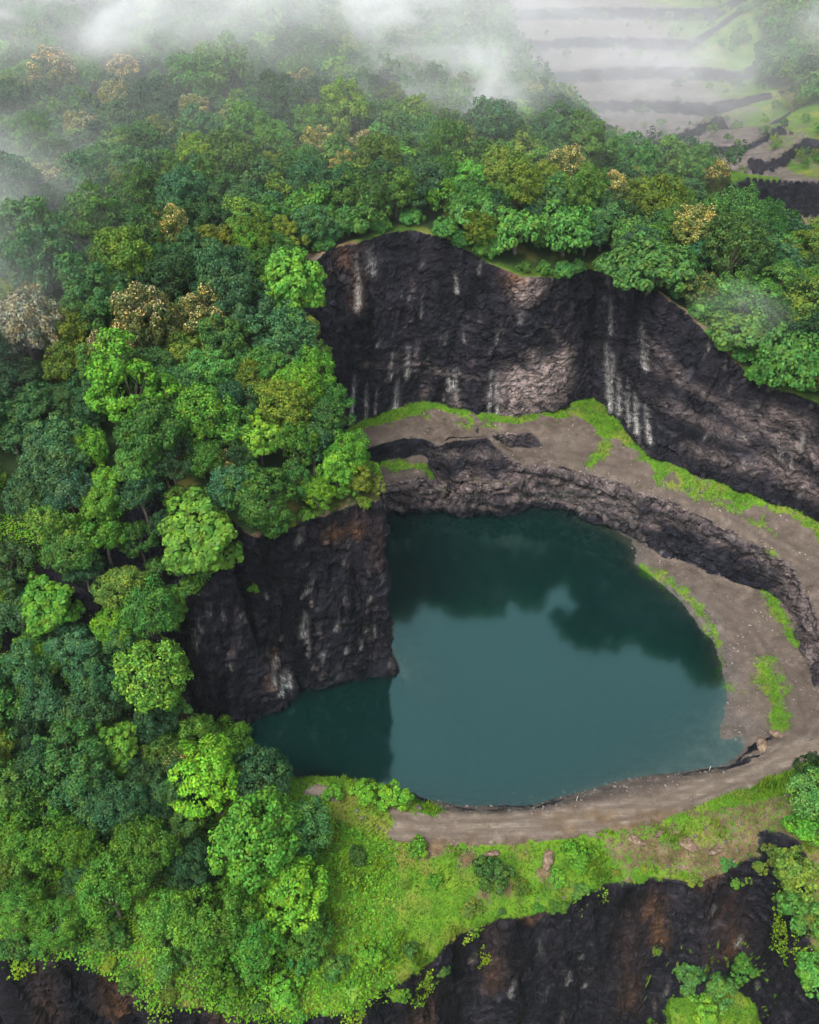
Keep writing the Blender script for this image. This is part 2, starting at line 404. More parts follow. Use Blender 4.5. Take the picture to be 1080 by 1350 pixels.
# old workings: stony benches with thin grass
wk = inside(xy, [(40,315), (62,300), (84,283), (112,268), (150,266), (150,300), (126,318), (124,360), (134,400), (136,490), (36,490), (38,400)])
pale = np.where(wk, smooth(124, 92, xy[:,0]+ .10*(xy[:,1]-320) + 22*nz), 0)
# stains: pale mineral runs and pinkish patches on the walls, [px, py from, py to, width m, strength]
stain = np.zeros(len(V)); pink = np.zeros(len(V)); rust = np.zeros(len(V)); moss = np.zeros(len(V))
def run(px, y0, y1, w, s, arr, dx=0):
    ps = [hit(px+dx*k/7, y0+(y1-y0)*k/7) for k in range(8)]
    ps = [np.array(p) for p in ps if p is not None]
    for n_, (a_, b_) in enumerate(zip(ps[:-1], ps[1:])):
        if np.linalg.norm(a_-b_) > 15: continue
        lo = np.minimum(a_, b_)-w*3-2; hi = np.maximum(a_, b_)+w*3+2
        k = np.where(((V > lo) & (V < hi)).all(1))[0]
        if not len(k): continue
        r_ = (a_+b_)/2-[0,0,CAM_Z]; r_[2] = 0; r_ /= np.linalg.norm(r_)
        pr = lambda m_: m_-(m_ @ r_)[..., None]*r_
        A_ = pr(a_); ab = pr(b_)-A_; q_ = pr(V[k])
        t = np.clip(((q_-A_) @ ab)/max(ab @ ab, 1e-6), 0, 1)
        d = np.linalg.norm(q_-(A_+t[:, None]*ab), axis=1)
        arr[k] = np.maximum(arr[k], s*(.30+.70*(n_+t)/7)*np.exp(-(d/w)**2))
for r_ in [(468,500,550,.45,1),(483,515,552,.4,.8),(525,500,540,.6,1),(518,470,500,.3,.6),(538,465,500,.35,.8),(497,525,545,.3,.6),(590,490,515,.5,.9),(600,488,512,.5,.8),(648,495,545,.5,1),(655,505,550,.45,1),(600,520,528,.4,.7),
           (800,460,530,.55,1),(808,480,540,.6,.9),(816,505,545,.5,.9),(828,520,560,.45,.9),(838,535,570,.6,1),(852,545,580,.55,1),(846,430,470,.35,.8),(852,465,485,.4,.9),(805,400,440,.3,.7),(828,500,530,.3,.7),
           (470,340,400,.6,.75),(487,330,360,.9,.5),(472,370,405,.4,.9),(403,815,838,.4,.7),(362,868,905,.45,.8),(374,892,908,.8,1),(380,893,906,.5,1),(398,705,712,.5,.5),(600,375,385,.3,.7),(655,440,452,.3,.6),(558,385,420,.25,.4),(1060,575,590,.5,.6)]:
    run(r_[0], r_[1]-random.uniform(0, 14), r_[2], r_[3]*random.uniform(.7, 1.25), r_[4]*random.uniform(.75, 1), stain, random.uniform(-5, 5))
fr_ = random.Random(21)
for x0_, x1_, y0_, y1_, n_ in ((400,522,700,885,60),(250,400,780,900,26),(410,760,330,520,46),(800,1080,440,640,46),(500,1060,640,760,40),(600,1000,1190,1340,26)):
    for k in range(n_):
        x_, y_ = fr_.uniform(x0_, x1_), fr_.uniform(y0_, y1_)
        run(x_, y_, y_+fr_.uniform(4, 18), fr_.uniform(.14, .36), fr_.uniform(.10, .48), stain if fr_.random() < .55 else pink, fr_.uniform(-7, 5))
for r_ in [(662,552,505,1.2,.9),(678,554,500,2.4,1.3),(700,548,505,2.6,1.3),(722,538,488,2.2,1.3),(742,520,472,1.6,1.2),(700,520,470,1.8,.6),(670,540,555,1.5,.9),(690,360,385,2.4,.9),(705,370,385,2.0,.7),(600,520,540,1.5,.5),(560,500,520,.9,.4)]:
    run(*r_, pink)
for (x0,y0,x1,y1,w,s) in [(590,490,520,470,.8,.5),(640,500,480,480,.7,.4),(840,470,1000,560,1.2,.45),(870,530,980,580,1.6,.5),(960,540,1075,600,2.2,.6),(1000,600,1080,650,2.2,.6),(900,590,1000,620,1.4,.5),(860,450,900,500,1.4,.4),(760,470,720,430,.6,.4),(520,640,680,650,1.6,.6),(560,600,760,600,1.4,.4),(1010,540,1060,560,2.0,.5)]:
    for k in range(5): run(x0+(x1-x0)*k/5, y0+(y1-y0)*k/5, y0+(y1-y0)*(k+1)/5, w*.8, s*.85, pink, dx=(x1-x0)/5)
for r_ in [(360,860,905,.8,.9),(440,690,705,1.6,.6),(470,685,700,1.6,.6),(500,680,740,1.0,.3),(517,720,840,.5,.45),(470,310,400,1.5,.5),(455,330,345,2,.6),(680,345,360,2.4,.9),(240,930,960,1.4,.7),(870,1200,1240,1.3,.8),(860,1180,1200,1.6,.7),(160,1270,1340,1.0,.5),(140,1270,1340,.8,.4),(700,1180,1215,1.4,.5),(560,1200,1240,1.6,.4),(940,1120,1140,2,.6),(700,1120,1135,1.4,.8)]:
    run(*r_, rust)
for r_ in [(500,670,690,1.8,.9),(460,675,690,1.6,.7),(457,755,768,.7,.9),(380,695,715,1.6,.7),(330,715,735,2,.6),(440,330,400,1.8,.7),(250,760,830,3,.9),(270,740,800,3,.8),(240,820,860,2.4,.8),(510,690,720,1,.7),(640,1240,1262,2.2,.7),(1030,1140,1250,2,.9),(1060,1150,1270,2,.9),(620,1215,1235,2,.8),(800,1200,1175,2,.6),(560,1270,1300,2,.8),(470,1310,1335,2,.9),(200,1290,1320,2,.9),(30,1260,1275,2,.8)]:
    run(*r_, moss)
for (x_, y_, dx_, w_, s_) in [(600,1288,120,.8,.34),(690,1276,90,.7,.25),(560,1270,90,1.6,.45),(600,1228,130,1.6,.42),(690,1206,90,1.5,.4),(800,1182,110,1.3,.36),(930,1170,60,1.2,.4),(900,1245,120,1.0,.3)]:
    run(x_, y_, y_-8, w_, s_, moss, dx_)
for r_ in [(650,1210,1300,1.6,.35),(560,1290,1345,2,.35),(830,1200,1330,1.6,.3),(960,1170,1260,2,.4),(300,1335,1349,2,.5),(60,1270,1345,1.6,.35)]:
    run(*r_, rust)
rsh = smooth(3.6, .6, poly_dist(xy, shore[21:31]) + 1.5*nz)
pale = np.maximum(pale, .6*rsh*(V[:,2] < 2.6)*(V[:,2] > -.2))
pale = np.maximum(pale, .9*((V[:,2] < .15) & (V[:,2] > -1.6) & (xy[:,0] > 38) & (xy[:,1] < 108) & (xy[:,1] > 88)))
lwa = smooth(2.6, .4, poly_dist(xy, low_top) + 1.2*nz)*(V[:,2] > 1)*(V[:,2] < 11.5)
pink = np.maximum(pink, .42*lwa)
slope_g = smooth(0.45, 0.75, N0[:,2]*.75 + N[:,2]*.25 + 0.15*nz)
grass = np.clip(grass*slope_g*(1-bare*.72) + moss*.50*smooth(-.5,.6,nz2), 0, 1)
floor_ = inside(xy, [(35,76),(35,50),(66,50),(66,76)]) & (V[:,2] < -12)
grass = np.where(floor_ & (N[:,2] > .55), 1, grass)
grass = np.maximum(grass, floor_*smooth(.25, .5, N0[:,2]))
grass = np.where(wk, grass*(1-pale*.9)*.62, grass)
rock = np.clip(1-smooth(0.60, 0.84, N0[:,2]*.85 + N[:,2]*.15 + 0.10*nz2), 0, 1)
rock = np.where(V[:,2] < 2.6, rock*(1-.85*rsh), rock)
damp = smooth(0.9, 0.1, V[:,2])*(poly_dist(xy, shore, True) < 4)

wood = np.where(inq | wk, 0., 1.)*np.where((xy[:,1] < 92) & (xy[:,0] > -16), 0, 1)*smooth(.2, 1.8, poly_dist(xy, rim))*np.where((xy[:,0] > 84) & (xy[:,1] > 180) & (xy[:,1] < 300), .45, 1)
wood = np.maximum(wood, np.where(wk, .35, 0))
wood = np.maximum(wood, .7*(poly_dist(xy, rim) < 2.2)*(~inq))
def set_col(me, name, idx, arrs):
    at = me.color_attributes.new(name, 'FLOAT_COLOR', 'POINT')
    buf = np.ones((len(idx), 4), np.float32)
    for k, a_ in enumerate(arrs): buf[:, k] = a_[idx]
    at.data.foreach_set('color', buf.ravel())

# ---- ground material
gm = mat('quarry_ground'); t = NT(gm); bsdf = t.n['Principled BSDF']
geo = t.add('ShaderNodeNewGeometry'); pos = geo.outputs['Position']
ca = t.add('ShaderNodeAttribute', attribute_name='cover'); cs = t.add('ShaderNodeSeparateColor', {0: ca.outputs['Color']})
a_grass, a_road, a_rock = cs.outputs[0], cs.outputs[1], cs.outputs[2]
cb = t.add('ShaderNodeAttribute', attribute_name='stains'); cs2 = t.add('ShaderNodeSeparateColor', {0: cb.outputs['Color']})
a_white, a_pink, a_rust = cs2.outputs[0], cs2.outputs[1], cs2.outputs[2]
cc = t.add('ShaderNodeAttribute', attribute_name='wear'); cs3 = t.add('ShaderNodeSeparateColor', {0: cc.outputs['Color']})
a_pale, a_bare, a_damp = cs3.outputs[0], cs3.outputs[1], cs3.outputs[2]
warp = t.add('ShaderNodeVectorMath', {0: pos, 1: t.add('ShaderNodeVectorMath', {0: t.add('ShaderNodeTexNoise', {'Vector': pos, 'Scale': .35, 'Detail': 4}).outputs['Color'], 'Scale': 3.0}, operation='SCALE').outputs[0]}, operation='ADD').outputs[0]
dipm = t.add('ShaderNodeMapping', {'Vector': warp, 'Rotation': (0.5, 0.35, 0.6), 'Scale': (.45, .45, 1.6)}).outputs[0]
vert = t.add('ShaderNodeMapping', {'Vector': pos, 'Scale': (1.6, 1.6, .13)}).outputs[0]
n_big = t.noise(pos, .09, 4); n_mid = t.noise(dipm, .7, 8, .68); n_fine = t.noise(dipm, 3.0, 8, .72); n_v = t.noise(vert, .8, 6, .65)
rock_c = t.ramp(n_mid, [(.30, (.0024,.0025,.0045)), (.46, (.0062,.0063,.0098)), (.58, (.017,.0165,.022)), (.74, (.068,.064,.072))])
rock_c = t.mix(t.ramp(n_big, [(.42, (0,0,0)), (.62, (.8,.8,.8))]), rock_c, t.ramp(n_fine, [(.34, (.0030,.0028,.0045)), (.52, (.011,.0098,.0130)), (.72, (.060,.049,.052))]))
rock_c = t.mix(1.0, rock_c, rgb(1.0,1.03,1.12), 'MULTIPLY')
band = t.ramp(t.noise(t.add('ShaderNodeMapping', {'Vector': pos, 'Scale': (.22, .22, .02)}).outputs[0], 1.0, 5, .6), [(.38, (.35,.36,.42)), (.50, (1,1,1)), (.66, (1.7,1.5,1.45))])
rock_c = t.mix(1.0, rock_c, band, 'MULTIPLY')
chips = t.ramp(t.noise(t.add('ShaderNodeMapping', {'Vector': warp, 'Rotation': (0.5, 0.35, 0.6), 'Scale': (.9, .9, 3.2)}).outputs[0], 1.6, 8, .8), [(.60, (0,0,0)), (.70, (1,1,1))])
rock_c = t.mix(t.math('MULTIPLY', chips, .60), rock_c, rgb(.20,.19,.195))
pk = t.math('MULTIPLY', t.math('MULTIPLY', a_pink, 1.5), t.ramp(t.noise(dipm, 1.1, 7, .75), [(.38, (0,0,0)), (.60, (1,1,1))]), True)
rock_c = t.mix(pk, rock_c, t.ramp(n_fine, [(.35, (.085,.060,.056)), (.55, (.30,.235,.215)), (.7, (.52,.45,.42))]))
rs = t.math('MULTIPLY', a_rust, t.ramp(n_v, [(.36, (0,0,0)), (.6, (1,1,1))]), True)
rock_c = t.mix(rs, rock_c, t.ramp(n_fine, [(.3, (.06,.028,.014)), (.7, (.26,.13,.06))]))
wh = t.math('MULTIPLY', a_white, t.ramp(t.noise(t.add('ShaderNodeMapping', {'Vector': pos, 'Scale': (3.2, 3.2, .22)}).outputs[0], 1.2, 6, .7), [(.38, (0,0,0)), (.62, (1,1,1))]), True)
rock_c = t.mix(t.math('MULTIPLY', wh, 1.25, True), rock_c, rgb(.55,.53,.50))
# soil and gravel
s_n = t.noise(pos, .5, 8, .65); s_f = t.noise(pos, 5.0, 6, .7); s_w = t.noise(pos, .13, 4)
soil = t.ramp(s_n, [(.3, (.042,.032,.025)), (.5, (.086,.066,.053)), (.7, (.155,.124,.100))])
soil = t.mix(t.ramp(s_w, [(.4, (0,0,0)), (.65, (.7,.7,.7))]), soil, t.ramp(s_f, [(.3, (.045,.036,.029)), (.7, (.15,.122,.098))]))
vor = t.add('ShaderNodeTexVoronoi', {'Vector': pos, 'Scale': 1.3, 'Randomness': 1.0})
ruts = t.ramp(t.noise(t.add('ShaderNodeMapping', {'Vector': pos, 'Rotation': (0,0,-.25), 'Scale': (.10, 1.5, 1)}).outputs[0], .9, 4, .6), [(.42, (0,0,0)), (.60, (.6,.6,.6))])
soil = t.mix(t.ramp(t.noise(pos, .28, 6, .7), [(.50, (0,0,0)), (.66, (.75,.75,.75))]), soil, t.mix(s_f, rgb(.024,.020,.016), rgb(.078,.060,.047)))
stones = t.math('MULTIPLY', t.ramp(vor.outputs['Distance'], [(.10, (1,1,1)), (.2, (0,0,0))]), t.ramp(t.noise(pos, .22, 3), [(.52, (0,0,0)), (.62, (1,1,1))]))
soil = t.mix(stones, soil, rgb(.36,.34,.32))
roadc = t.ramp(t.math('ADD', s_n, t.math('MULTIPLY', t.math('SUBTRACT', s_f, .5), .5)), [(.3, (.10,.080,.062)), (.5, (.165,.135,.105)), (.72, (.27,.235,.19))])
roadc = t.mix(ruts, roadc, rgb(.09,.068,.05))
soil = t.mix(a_road, soil, roadc)
rt = t.math('MULTIPLY', cb.outputs['Alpha'], t.ramp(t.noise(pos, .5, 5, .7), [(.35, (.15,.15,.15)), (.6, (.9,.9,.9))]))
soil = t.mix(rt, soil, rgb(.052,.040,.032))
soil = t.mix(a_pale, soil, t.ramp(s_n, [(.3, (.045,.040,.036)), (.7, (.15,.128,.116))]))
redsoil = t.ramp(s_n, [(.3, (.045,.032,.016)), (.5, (.10,.066,.034)), (.7, (.19,.135,.080))])
soil = t.mix(a_bare, soil, redsoil)
soil = t.mix(t.math('MULTIPLY', a_damp, .35), soil, rgb(.03,.035,.03))
g_n = t.noise(pos, .35, 6, .7); g_f = t.noise(pos, 4.0, 5, .7)
gr_c = t.ramp(g_n, [(.3, (.034,.085,.006)), (.5, (.075,.175,.008)), (.68, (.145,.235,.012))])
gr_c = t.mix(t.ramp(g_f, [(.35, (.0,.0,.0)), (.65, (.55,.55,.55))]), gr_c, rgb(.035,.09,.010))
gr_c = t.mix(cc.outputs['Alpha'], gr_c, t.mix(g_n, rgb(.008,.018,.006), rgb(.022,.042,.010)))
gr_c = t.mix(t.ramp(t.noise(pos, .16, 3), [(.50, (0,0,0)), (.68, (.75,.75,.75))]), gr_c, rgb(.15,.14,.03))
rk = t.math('ADD', a_rock, t.math('MULTIPLY', t.math('SUBTRACT', t.noise(pos, 1.1, 5, .7), .5), .9))
base = t.mix(t.ramp(rk, [(.40, (0,0,0)), (.56, (1,1,1))]), soil, rock_c)
gk = t.math('ADD', a_grass, t.math('MULTIPLY', t.math('SUBTRACT', t.noise(pos, 1.6, 6, .75), .5), 1.1))
base = t.mix(t.ramp(gk, [(.38, (0,0,0)), (.56, (1,1,1))]), base, gr_c)
t.l.new(base, bsdf.inputs['Base Color'])
bsdf.inputs['Roughness'].default_value = .72
bsdf.inputs['Specular IOR Level'].default_value = .10
bmp1 = t.add('ShaderNodeBump', {'Height': n_mid, 'Strength': .9, 'Distance': .9})
hh = t.math('ADD', t.math('MULTIPLY', n_fine, .7), t.math('MULTIPLY', s_f, .3))
bmp2 = t.add('ShaderNodeBump', {'Height': hh, 'Strength': 1.0, 'Distance': .4, 'Normal': bmp1.outputs[0]})
bmpf = t.add('ShaderNodeBump', {'Height': t.math('ADD', s_n, t.math('MULTIPLY', s_f, .5)), 'Strength': .6, 'Distance': .25})
nm = t.add('ShaderNodeMix', data_type='VECTOR'); t.l.new(a_rock, nm.inputs[0]); t.l.new(bmpf.outputs[0], nm.inputs[4]); t.l.new(bmp2.outputs[0], nm.inputs[5])
t.l.new(nm.outputs[1], bsdf.inputs['Normal'])

fr = rock[F].mean(1) > .5; fc = V[F].mean(1)
froad = (road[F].mean(1) > .5) & ~fr
near_f = np.hypot(fc[:,0], fc[:,1]) < 260
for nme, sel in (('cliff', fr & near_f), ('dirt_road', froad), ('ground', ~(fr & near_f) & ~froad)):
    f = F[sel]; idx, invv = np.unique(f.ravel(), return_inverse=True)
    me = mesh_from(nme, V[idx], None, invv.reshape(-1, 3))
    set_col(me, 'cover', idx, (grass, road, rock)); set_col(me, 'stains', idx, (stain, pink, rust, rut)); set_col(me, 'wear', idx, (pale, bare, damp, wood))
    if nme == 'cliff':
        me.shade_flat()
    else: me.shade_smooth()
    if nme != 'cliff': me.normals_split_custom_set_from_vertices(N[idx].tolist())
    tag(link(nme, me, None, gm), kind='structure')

# ================================================================== WATER
wm = mat('lake_water'); t = NT(wm); t.n.remove(t.n['Principled BSDF'])
wpos = t.add('ShaderNodeNewGeometry').outputs['Position']
att = t.add('ShaderNodeAttribute', attribute_name='depth'); ws = t.add('ShaderNodeSeparateColor', {0: att.outputs['Color']})
wb = t.add('ShaderNodeBump', {'Height': t.noise(t.add('ShaderNodeMapping', {'Vector': wpos, 'Scale': (1, .6, 1)}).outputs[0], 1.4, 3), 'Strength': .05, 'Distance': .1})
body = t.add('ShaderNodeBsdfDiffuse', {'Color': t.mix(t.noise(wpos, .05, 3), rgb(.0008,.0105,.0088), rgb(.0008,.0145,.0130)), 'Roughness': 0})
clear = t.add('ShaderNodeBsdfTransparent', {'Color': rgb(.75,.9,.85)})
under = t.add('ShaderNodeMixShader', {0: ws.outputs[0], 1: clear.outputs[0], 2: body.outputs[0]})
gl = t.add('ShaderNodeBsdfGlossy', {'Color': rgb(.53,1.0,.90), 'Roughness': .085, 'Normal': wb.outputs[0]})
fre = t.add('ShaderNodeFresnel', {'IOR': 1.52, 'Normal': wb.outputs[0]})
ms = t.add('ShaderNodeMixShader', {0: t.math('MULTIPLY', fre.outputs[0], 2.7, True), 1: under.outputs[0], 2: gl.outputs[0]})
t.l.new(ms.outputs[0], t.n['Material Output'].inputs[0])
# a grid over the lake, reaching a little into its banks
xs = np.arange(-40, 60, 1.0); ys = np.arange(80, 162, 1.0)
gx, gy = np.meshgrid(xs, ys); gp = np.stack([gx.ravel(), gy.ravel()], 1)
ok = inside(gp, shore) | (poly_dist(gp, shore, True) < 3.2)
nx = len(xs); qi = np.arange(len(gp)).reshape(len(ys), nx)
Q = np.stack([qi[:-1,:-1].ravel(), qi[:-1,1:].ravel(), qi[1:,1:].ravel(), qi[1:,:-1].ravel()], 1)
Q = Q[ok[Q].all(1)]; idx, invv = np.unique(Q.ravel(), return_inverse=True)
wp = np.concatenate([gp[idx], np.zeros((len(idx), 1))], 1)
me = mesh_from('lake_water', wp, invv.reshape(-1, 4), None)
dep = np.array([max(0, -ground(p[0], p[1])) for p in wp])
op = 1-np.exp(-dep/2.0)
at = me.color_attributes.new('depth', 'FLOAT_COLOR', 'POINT'); buf = np.ones((len(idx), 4), np.float32); buf[:,0] = op
at.data.foreach_set('color', buf.ravel())
tag(link('lake_water', me, None, wm), kind='structure')

# ================================================================== PLANTS
lm = mat('leaves'); t = NT(lm); b = t.n['Principled BSDF']
oi = t.add('ShaderNodeObjectInfo'); ge = t.add('ShaderNodeNewGeometry')
rnd = ge.outputs['Random Per Island']
v = t.math('ADD', t.math('MULTIPLY', rnd, .9), .58)
hsv = t.add('ShaderNodeHueSaturation', {'Hue': t.math('ADD', .485, t.math('MULTIPLY', rnd, .03)), 'Saturation': 1.0, 'Value': v, 'Color': oi.outputs['Color']})
pn = t.noise(ge.outputs['Position'], .55, 3, .6)
mot = t.mix(1.0, hsv.outputs[0], t.ramp(pn, [(.34, (.62,.80,.85)), (.5, (1,1,1)), (.66, (1.5,1.18,.75))]), 'MULTIPLY')
t.l.new(mot, b.inputs['Base Color']); b.inputs['Roughness'].default_value = .5; b.inputs['Specular IOR Level'].default_value = .12
tr = t.add('ShaderNodeBsdfTranslucent', {'Color': mot})
mx = t.add('ShaderNodeMixShader', {0: .22, 1: b.outputs[0], 2: tr.outputs[0]})
t.l.new(mx.outputs[0], t.n['Material Output'].inputs[0])
bm_ = mat('bark'); t = NT(bm_); b = t.n['Principled BSDF']
t.l.new(t.ramp(t.noise(t.add('ShaderNodeTexCoord').outputs['Object'], 9, 5), [(.3, (.05,.04,.03)), (.7, (.17,.145,.12))]), b.inputs['Base Color']); b.inputs['Roughness'].default_value = .85

def unit(n, g):
    d = g.normal(size=(n, 3)); return d/np.linalg.norm(d, axis=1)[:, None]
def leaf_cards(p, nrm, size, g, jitter=.6, aspect=.55, droop=.25):
    n = len(p)
    nn = nrm + jitter*unit(n, g); nn /= np.linalg.norm(nn, axis=1)[:, None]
    tdir = unit(n, g); tdir[:,2] -= droop; tdir -= (tdir*nn).sum(1)[:, None]*nn; tdir /= np.maximum(np.linalg.norm(tdir, axis=1), 1e-6)[:, None]
    s = np.cross(nn, tdir); L = (size*g.uniform(.65, 1.35, n))[:, None]
    b0 = p - tdir*L*.5; tip = p + tdir*L*.5 - nn*L*.12
    l_ = p - s*L*aspect*.5 + nn*L*.10 - tdir*L*.04; r_ = p + s*L*aspect*.5 + nn*L*.10 - tdir*L*.04
    Vv = np.stack([b0, r_, tip, l_], 1).reshape(-1, 3)
    return Vv, np.arange(4*n).reshape(-1, 4)
def make_crown(name, seed, nl, per, leaf, flat=.95, lr=(.30,.48), low=-.55, jitter=.6, aspect=.55, droop=.25, cz=1.25, up=.35, irr=.16, sub=8, sr=(.30,.46)):
    g = np.random.default_rng(seed)
    d = unit(nl*6, g); d = d[d[:,2] > low][:nl]
    for _ in range(14):                # spread the main boughs apart
        df = d[:,None]-d[None]; r2 = (df**2).sum(-1)+1e-3
        d = d + .02*(df/r2[...,None]**1.5).sum(1)/nl*4; d /= np.linalg.norm(d, axis=1)[:, None]
        d[:,2] = np.maximum(d[:,2], low)
    rad = g.uniform(.42, .72, len(d))*(1+irr*g.normal(size=len(d)))
    C = d*rad[:, None]*[1,1,flat]; R_ = g.uniform(*lr, len(d))
    PP, NN, SC, SR = [], [], [], []
    def put(c_, r_, k):
        e = unit(k*3, g); od = c_/max(np.linalg.norm(c_), 1e-6)
        e = e[(e @ od > -.35) & (e[:,2] > -.7)][:k]
        q = c_ + e*r_*[1,1,.85]*g.uniform(.70, 1.12, len(e))[:, None]
        nn = e + [0,0,up] + .3*od
        PP.append(q); NN.append(nn/np.linalg.norm(nn, axis=1)[:, None])
    for c_, r_ in zip(C, R_):
        od = c_/max(np.linalg.norm(c_), 1e-6)
        e = unit(sub*5, g); e = e[(e @ od > -.25) & (e[:,2] > -.55)][:sub]
        for q_ in e:
            sr_ = r_*g.uniform(*sr); sc_ = c_ + q_*r_*g.uniform(.65, 1.0)
            SC.append(sc_); SR.append(sr_); put(sc_, sr_, int(per*(sr_/(.38*.38))**2))
        put(c_, r_*.75, int(per*1.2))
    for c_ in unit(5, g)*[.3,.3,.3]: put(c_, .34, per)
    p = np.concatenate(PP); n = np.concatenate(NN)
    s = 1/np.percentile(np.hypot(p[:,0], p[:,1]), 96)
    p = p*s
    p[:,2] += cz
    Vv, Q = leaf_cards(p, n, leaf, g, jitter, aspect, droop)
    me = mesh_from(name, Vv, Q); me.materials.append(lm)
    return me, np.array(SC)*s+[0,0,cz], np.array(SR)*s
def tube(pts_, rad, sides=6):
    P_ = np.array(pts_, float); Vv = []; Q = []
    for k, p in enumerate(P_):
        dr = P_[min(k+1, len(P_)-1)]-P_[max(k-1, 0)]; dr /= np.linalg.norm(dr)
        s = np.cross(dr, [0.3, 1, .1]); s /= np.linalg.norm(s); u = np.cross(dr, s)
        for j in range(sides):
            an = 2*math.pi*j/sides; Vv.append(p + rad[k]*(s*math.cos(an)+u*math.sin(an)))
    for k in range(len(P_)-1):
        for j in range(sides): Q.append((k*sides+j, k*sides+(j+1) % sides, (k+1)*sides+(j+1) % sides, (k+1)*sides+j))
    return np.array(Vv), np.array(Q)
def make_trunk(name, C, seed, cz, r0=.055):
    g = np.random.default_rng(seed); vs_, qs_, off = [], [], 0
    fork = np.array([g.normal()*.05, g.normal()*.05, cz*.55])
    segs = [([(0,0,-.35), (fork[0]*.4, fork[1]*.4, cz*.25), fork, fork+[0,0,cz*.3]], [r0*1.5, r0*1.05, r0*.85, r0*.4])]
    for c_ in C[g.permutation(len(C))[:7]]:
        m_ = (fork+c_)/2 + [0,0,-.08]
        segs.append(([fork, m_, c_], [r0*.6, r0*.4, r0*.12]))
    for ps, rd in segs:
        v_, q_ = tube(ps, rd); vs_.append(v_); qs_.append(q_+off); off += len(v_)
    me = mesh_from(name, np.concatenate(vs_), np.concatenate(qs_)); me.materials.append(bm_); me.shade_smooth()
    return me
KINDS = {}
def kind(key, n, cz=1.15, **kw):
    KINDS[key] = []
    for k in range(n):
        me, C, lr_ = make_crown('crown', hash_seed(key)+k, cz=cz, **kw)
        KINDS[key].append((me, make_trunk('trunk', C, hash_seed(key)+k, cz), C, lr_))
def hash_seed(s): return sum((i+1)*ord(ch) for i, ch in enumerate(s))*13
kind('fine', 4, nl=15, per=46, leaf=.080, jitter=.5, sub=9)
kind('round', 3, nl=20, per=46, leaf=.078, lr=(.26,.36), flat=.95, irr=.06, jitter=.45, sub=9)
kind('clump', 4, nl=11, per=60, leaf=.085, lr=(.32,.54), flat=1.0, irr=.26, jitter=.5, sub=9)
kind('bigleaf', 3, nl=17, per=62, leaf=.115, lr=(.28,.42), jitter=.4, aspect=.7, droop=.5, up=.6, sub=8)
kind('spread', 3, nl=19, per=44, leaf=.115, lr=(.30,.42), flat=.62, low=-.35, jitter=.4, aspect=.6, droop=.8, up=.7, cz=.62, sub=8)
kind('near', 4, nl=17, per=70, leaf=.066, lr=(.28,.44), jitter=.5, sub=10)
kind('near_bigleaf', 3, nl=18, per=48, leaf=.085, lr=(.26,.42), jitter=.4, aspect=.6, droop=.8, up=.7, sub=9)
kind('shrub', 3, nl=8, per=40, leaf=.15, flat=.8, low=-.1, cz=.55, jitter=.6, sub=6)
# blossoms: small upright cards over the upper lobes
def make_blossom(C, lr_, seed):
    g = np.random.default_rng(seed); PP, NN = [], []
    top = C[:,2] > np.percentile(C[:,2], 35)
    for c_, r_ in zip(C[top], lr_[top]):
        if g.random() < .25: continue
        e = unit(110, g); e = e[(e[:,2] > .0)][:34]
        PP.append(c_+e*r_*g.uniform(.98, 1.16, len(e))[:, None]); NN.append(e+[0,0,.4])
    p = np.concatenate(PP); n = np.concatenate(NN); n /= np.linalg.norm(n, axis=1)[:, None]
    Vv, Q = leaf_cards(p, n, .058, g, .8, .6, -.4)
    me = mesh_from('blossom', Vv, Q); me.materials.append(lm); return me
BLOOM = {k: [make_blossom(v[2], v[3], 50+i) for i, v in enumerate(KINDS[k])] for k in ('fine', 'clump', 'round')}

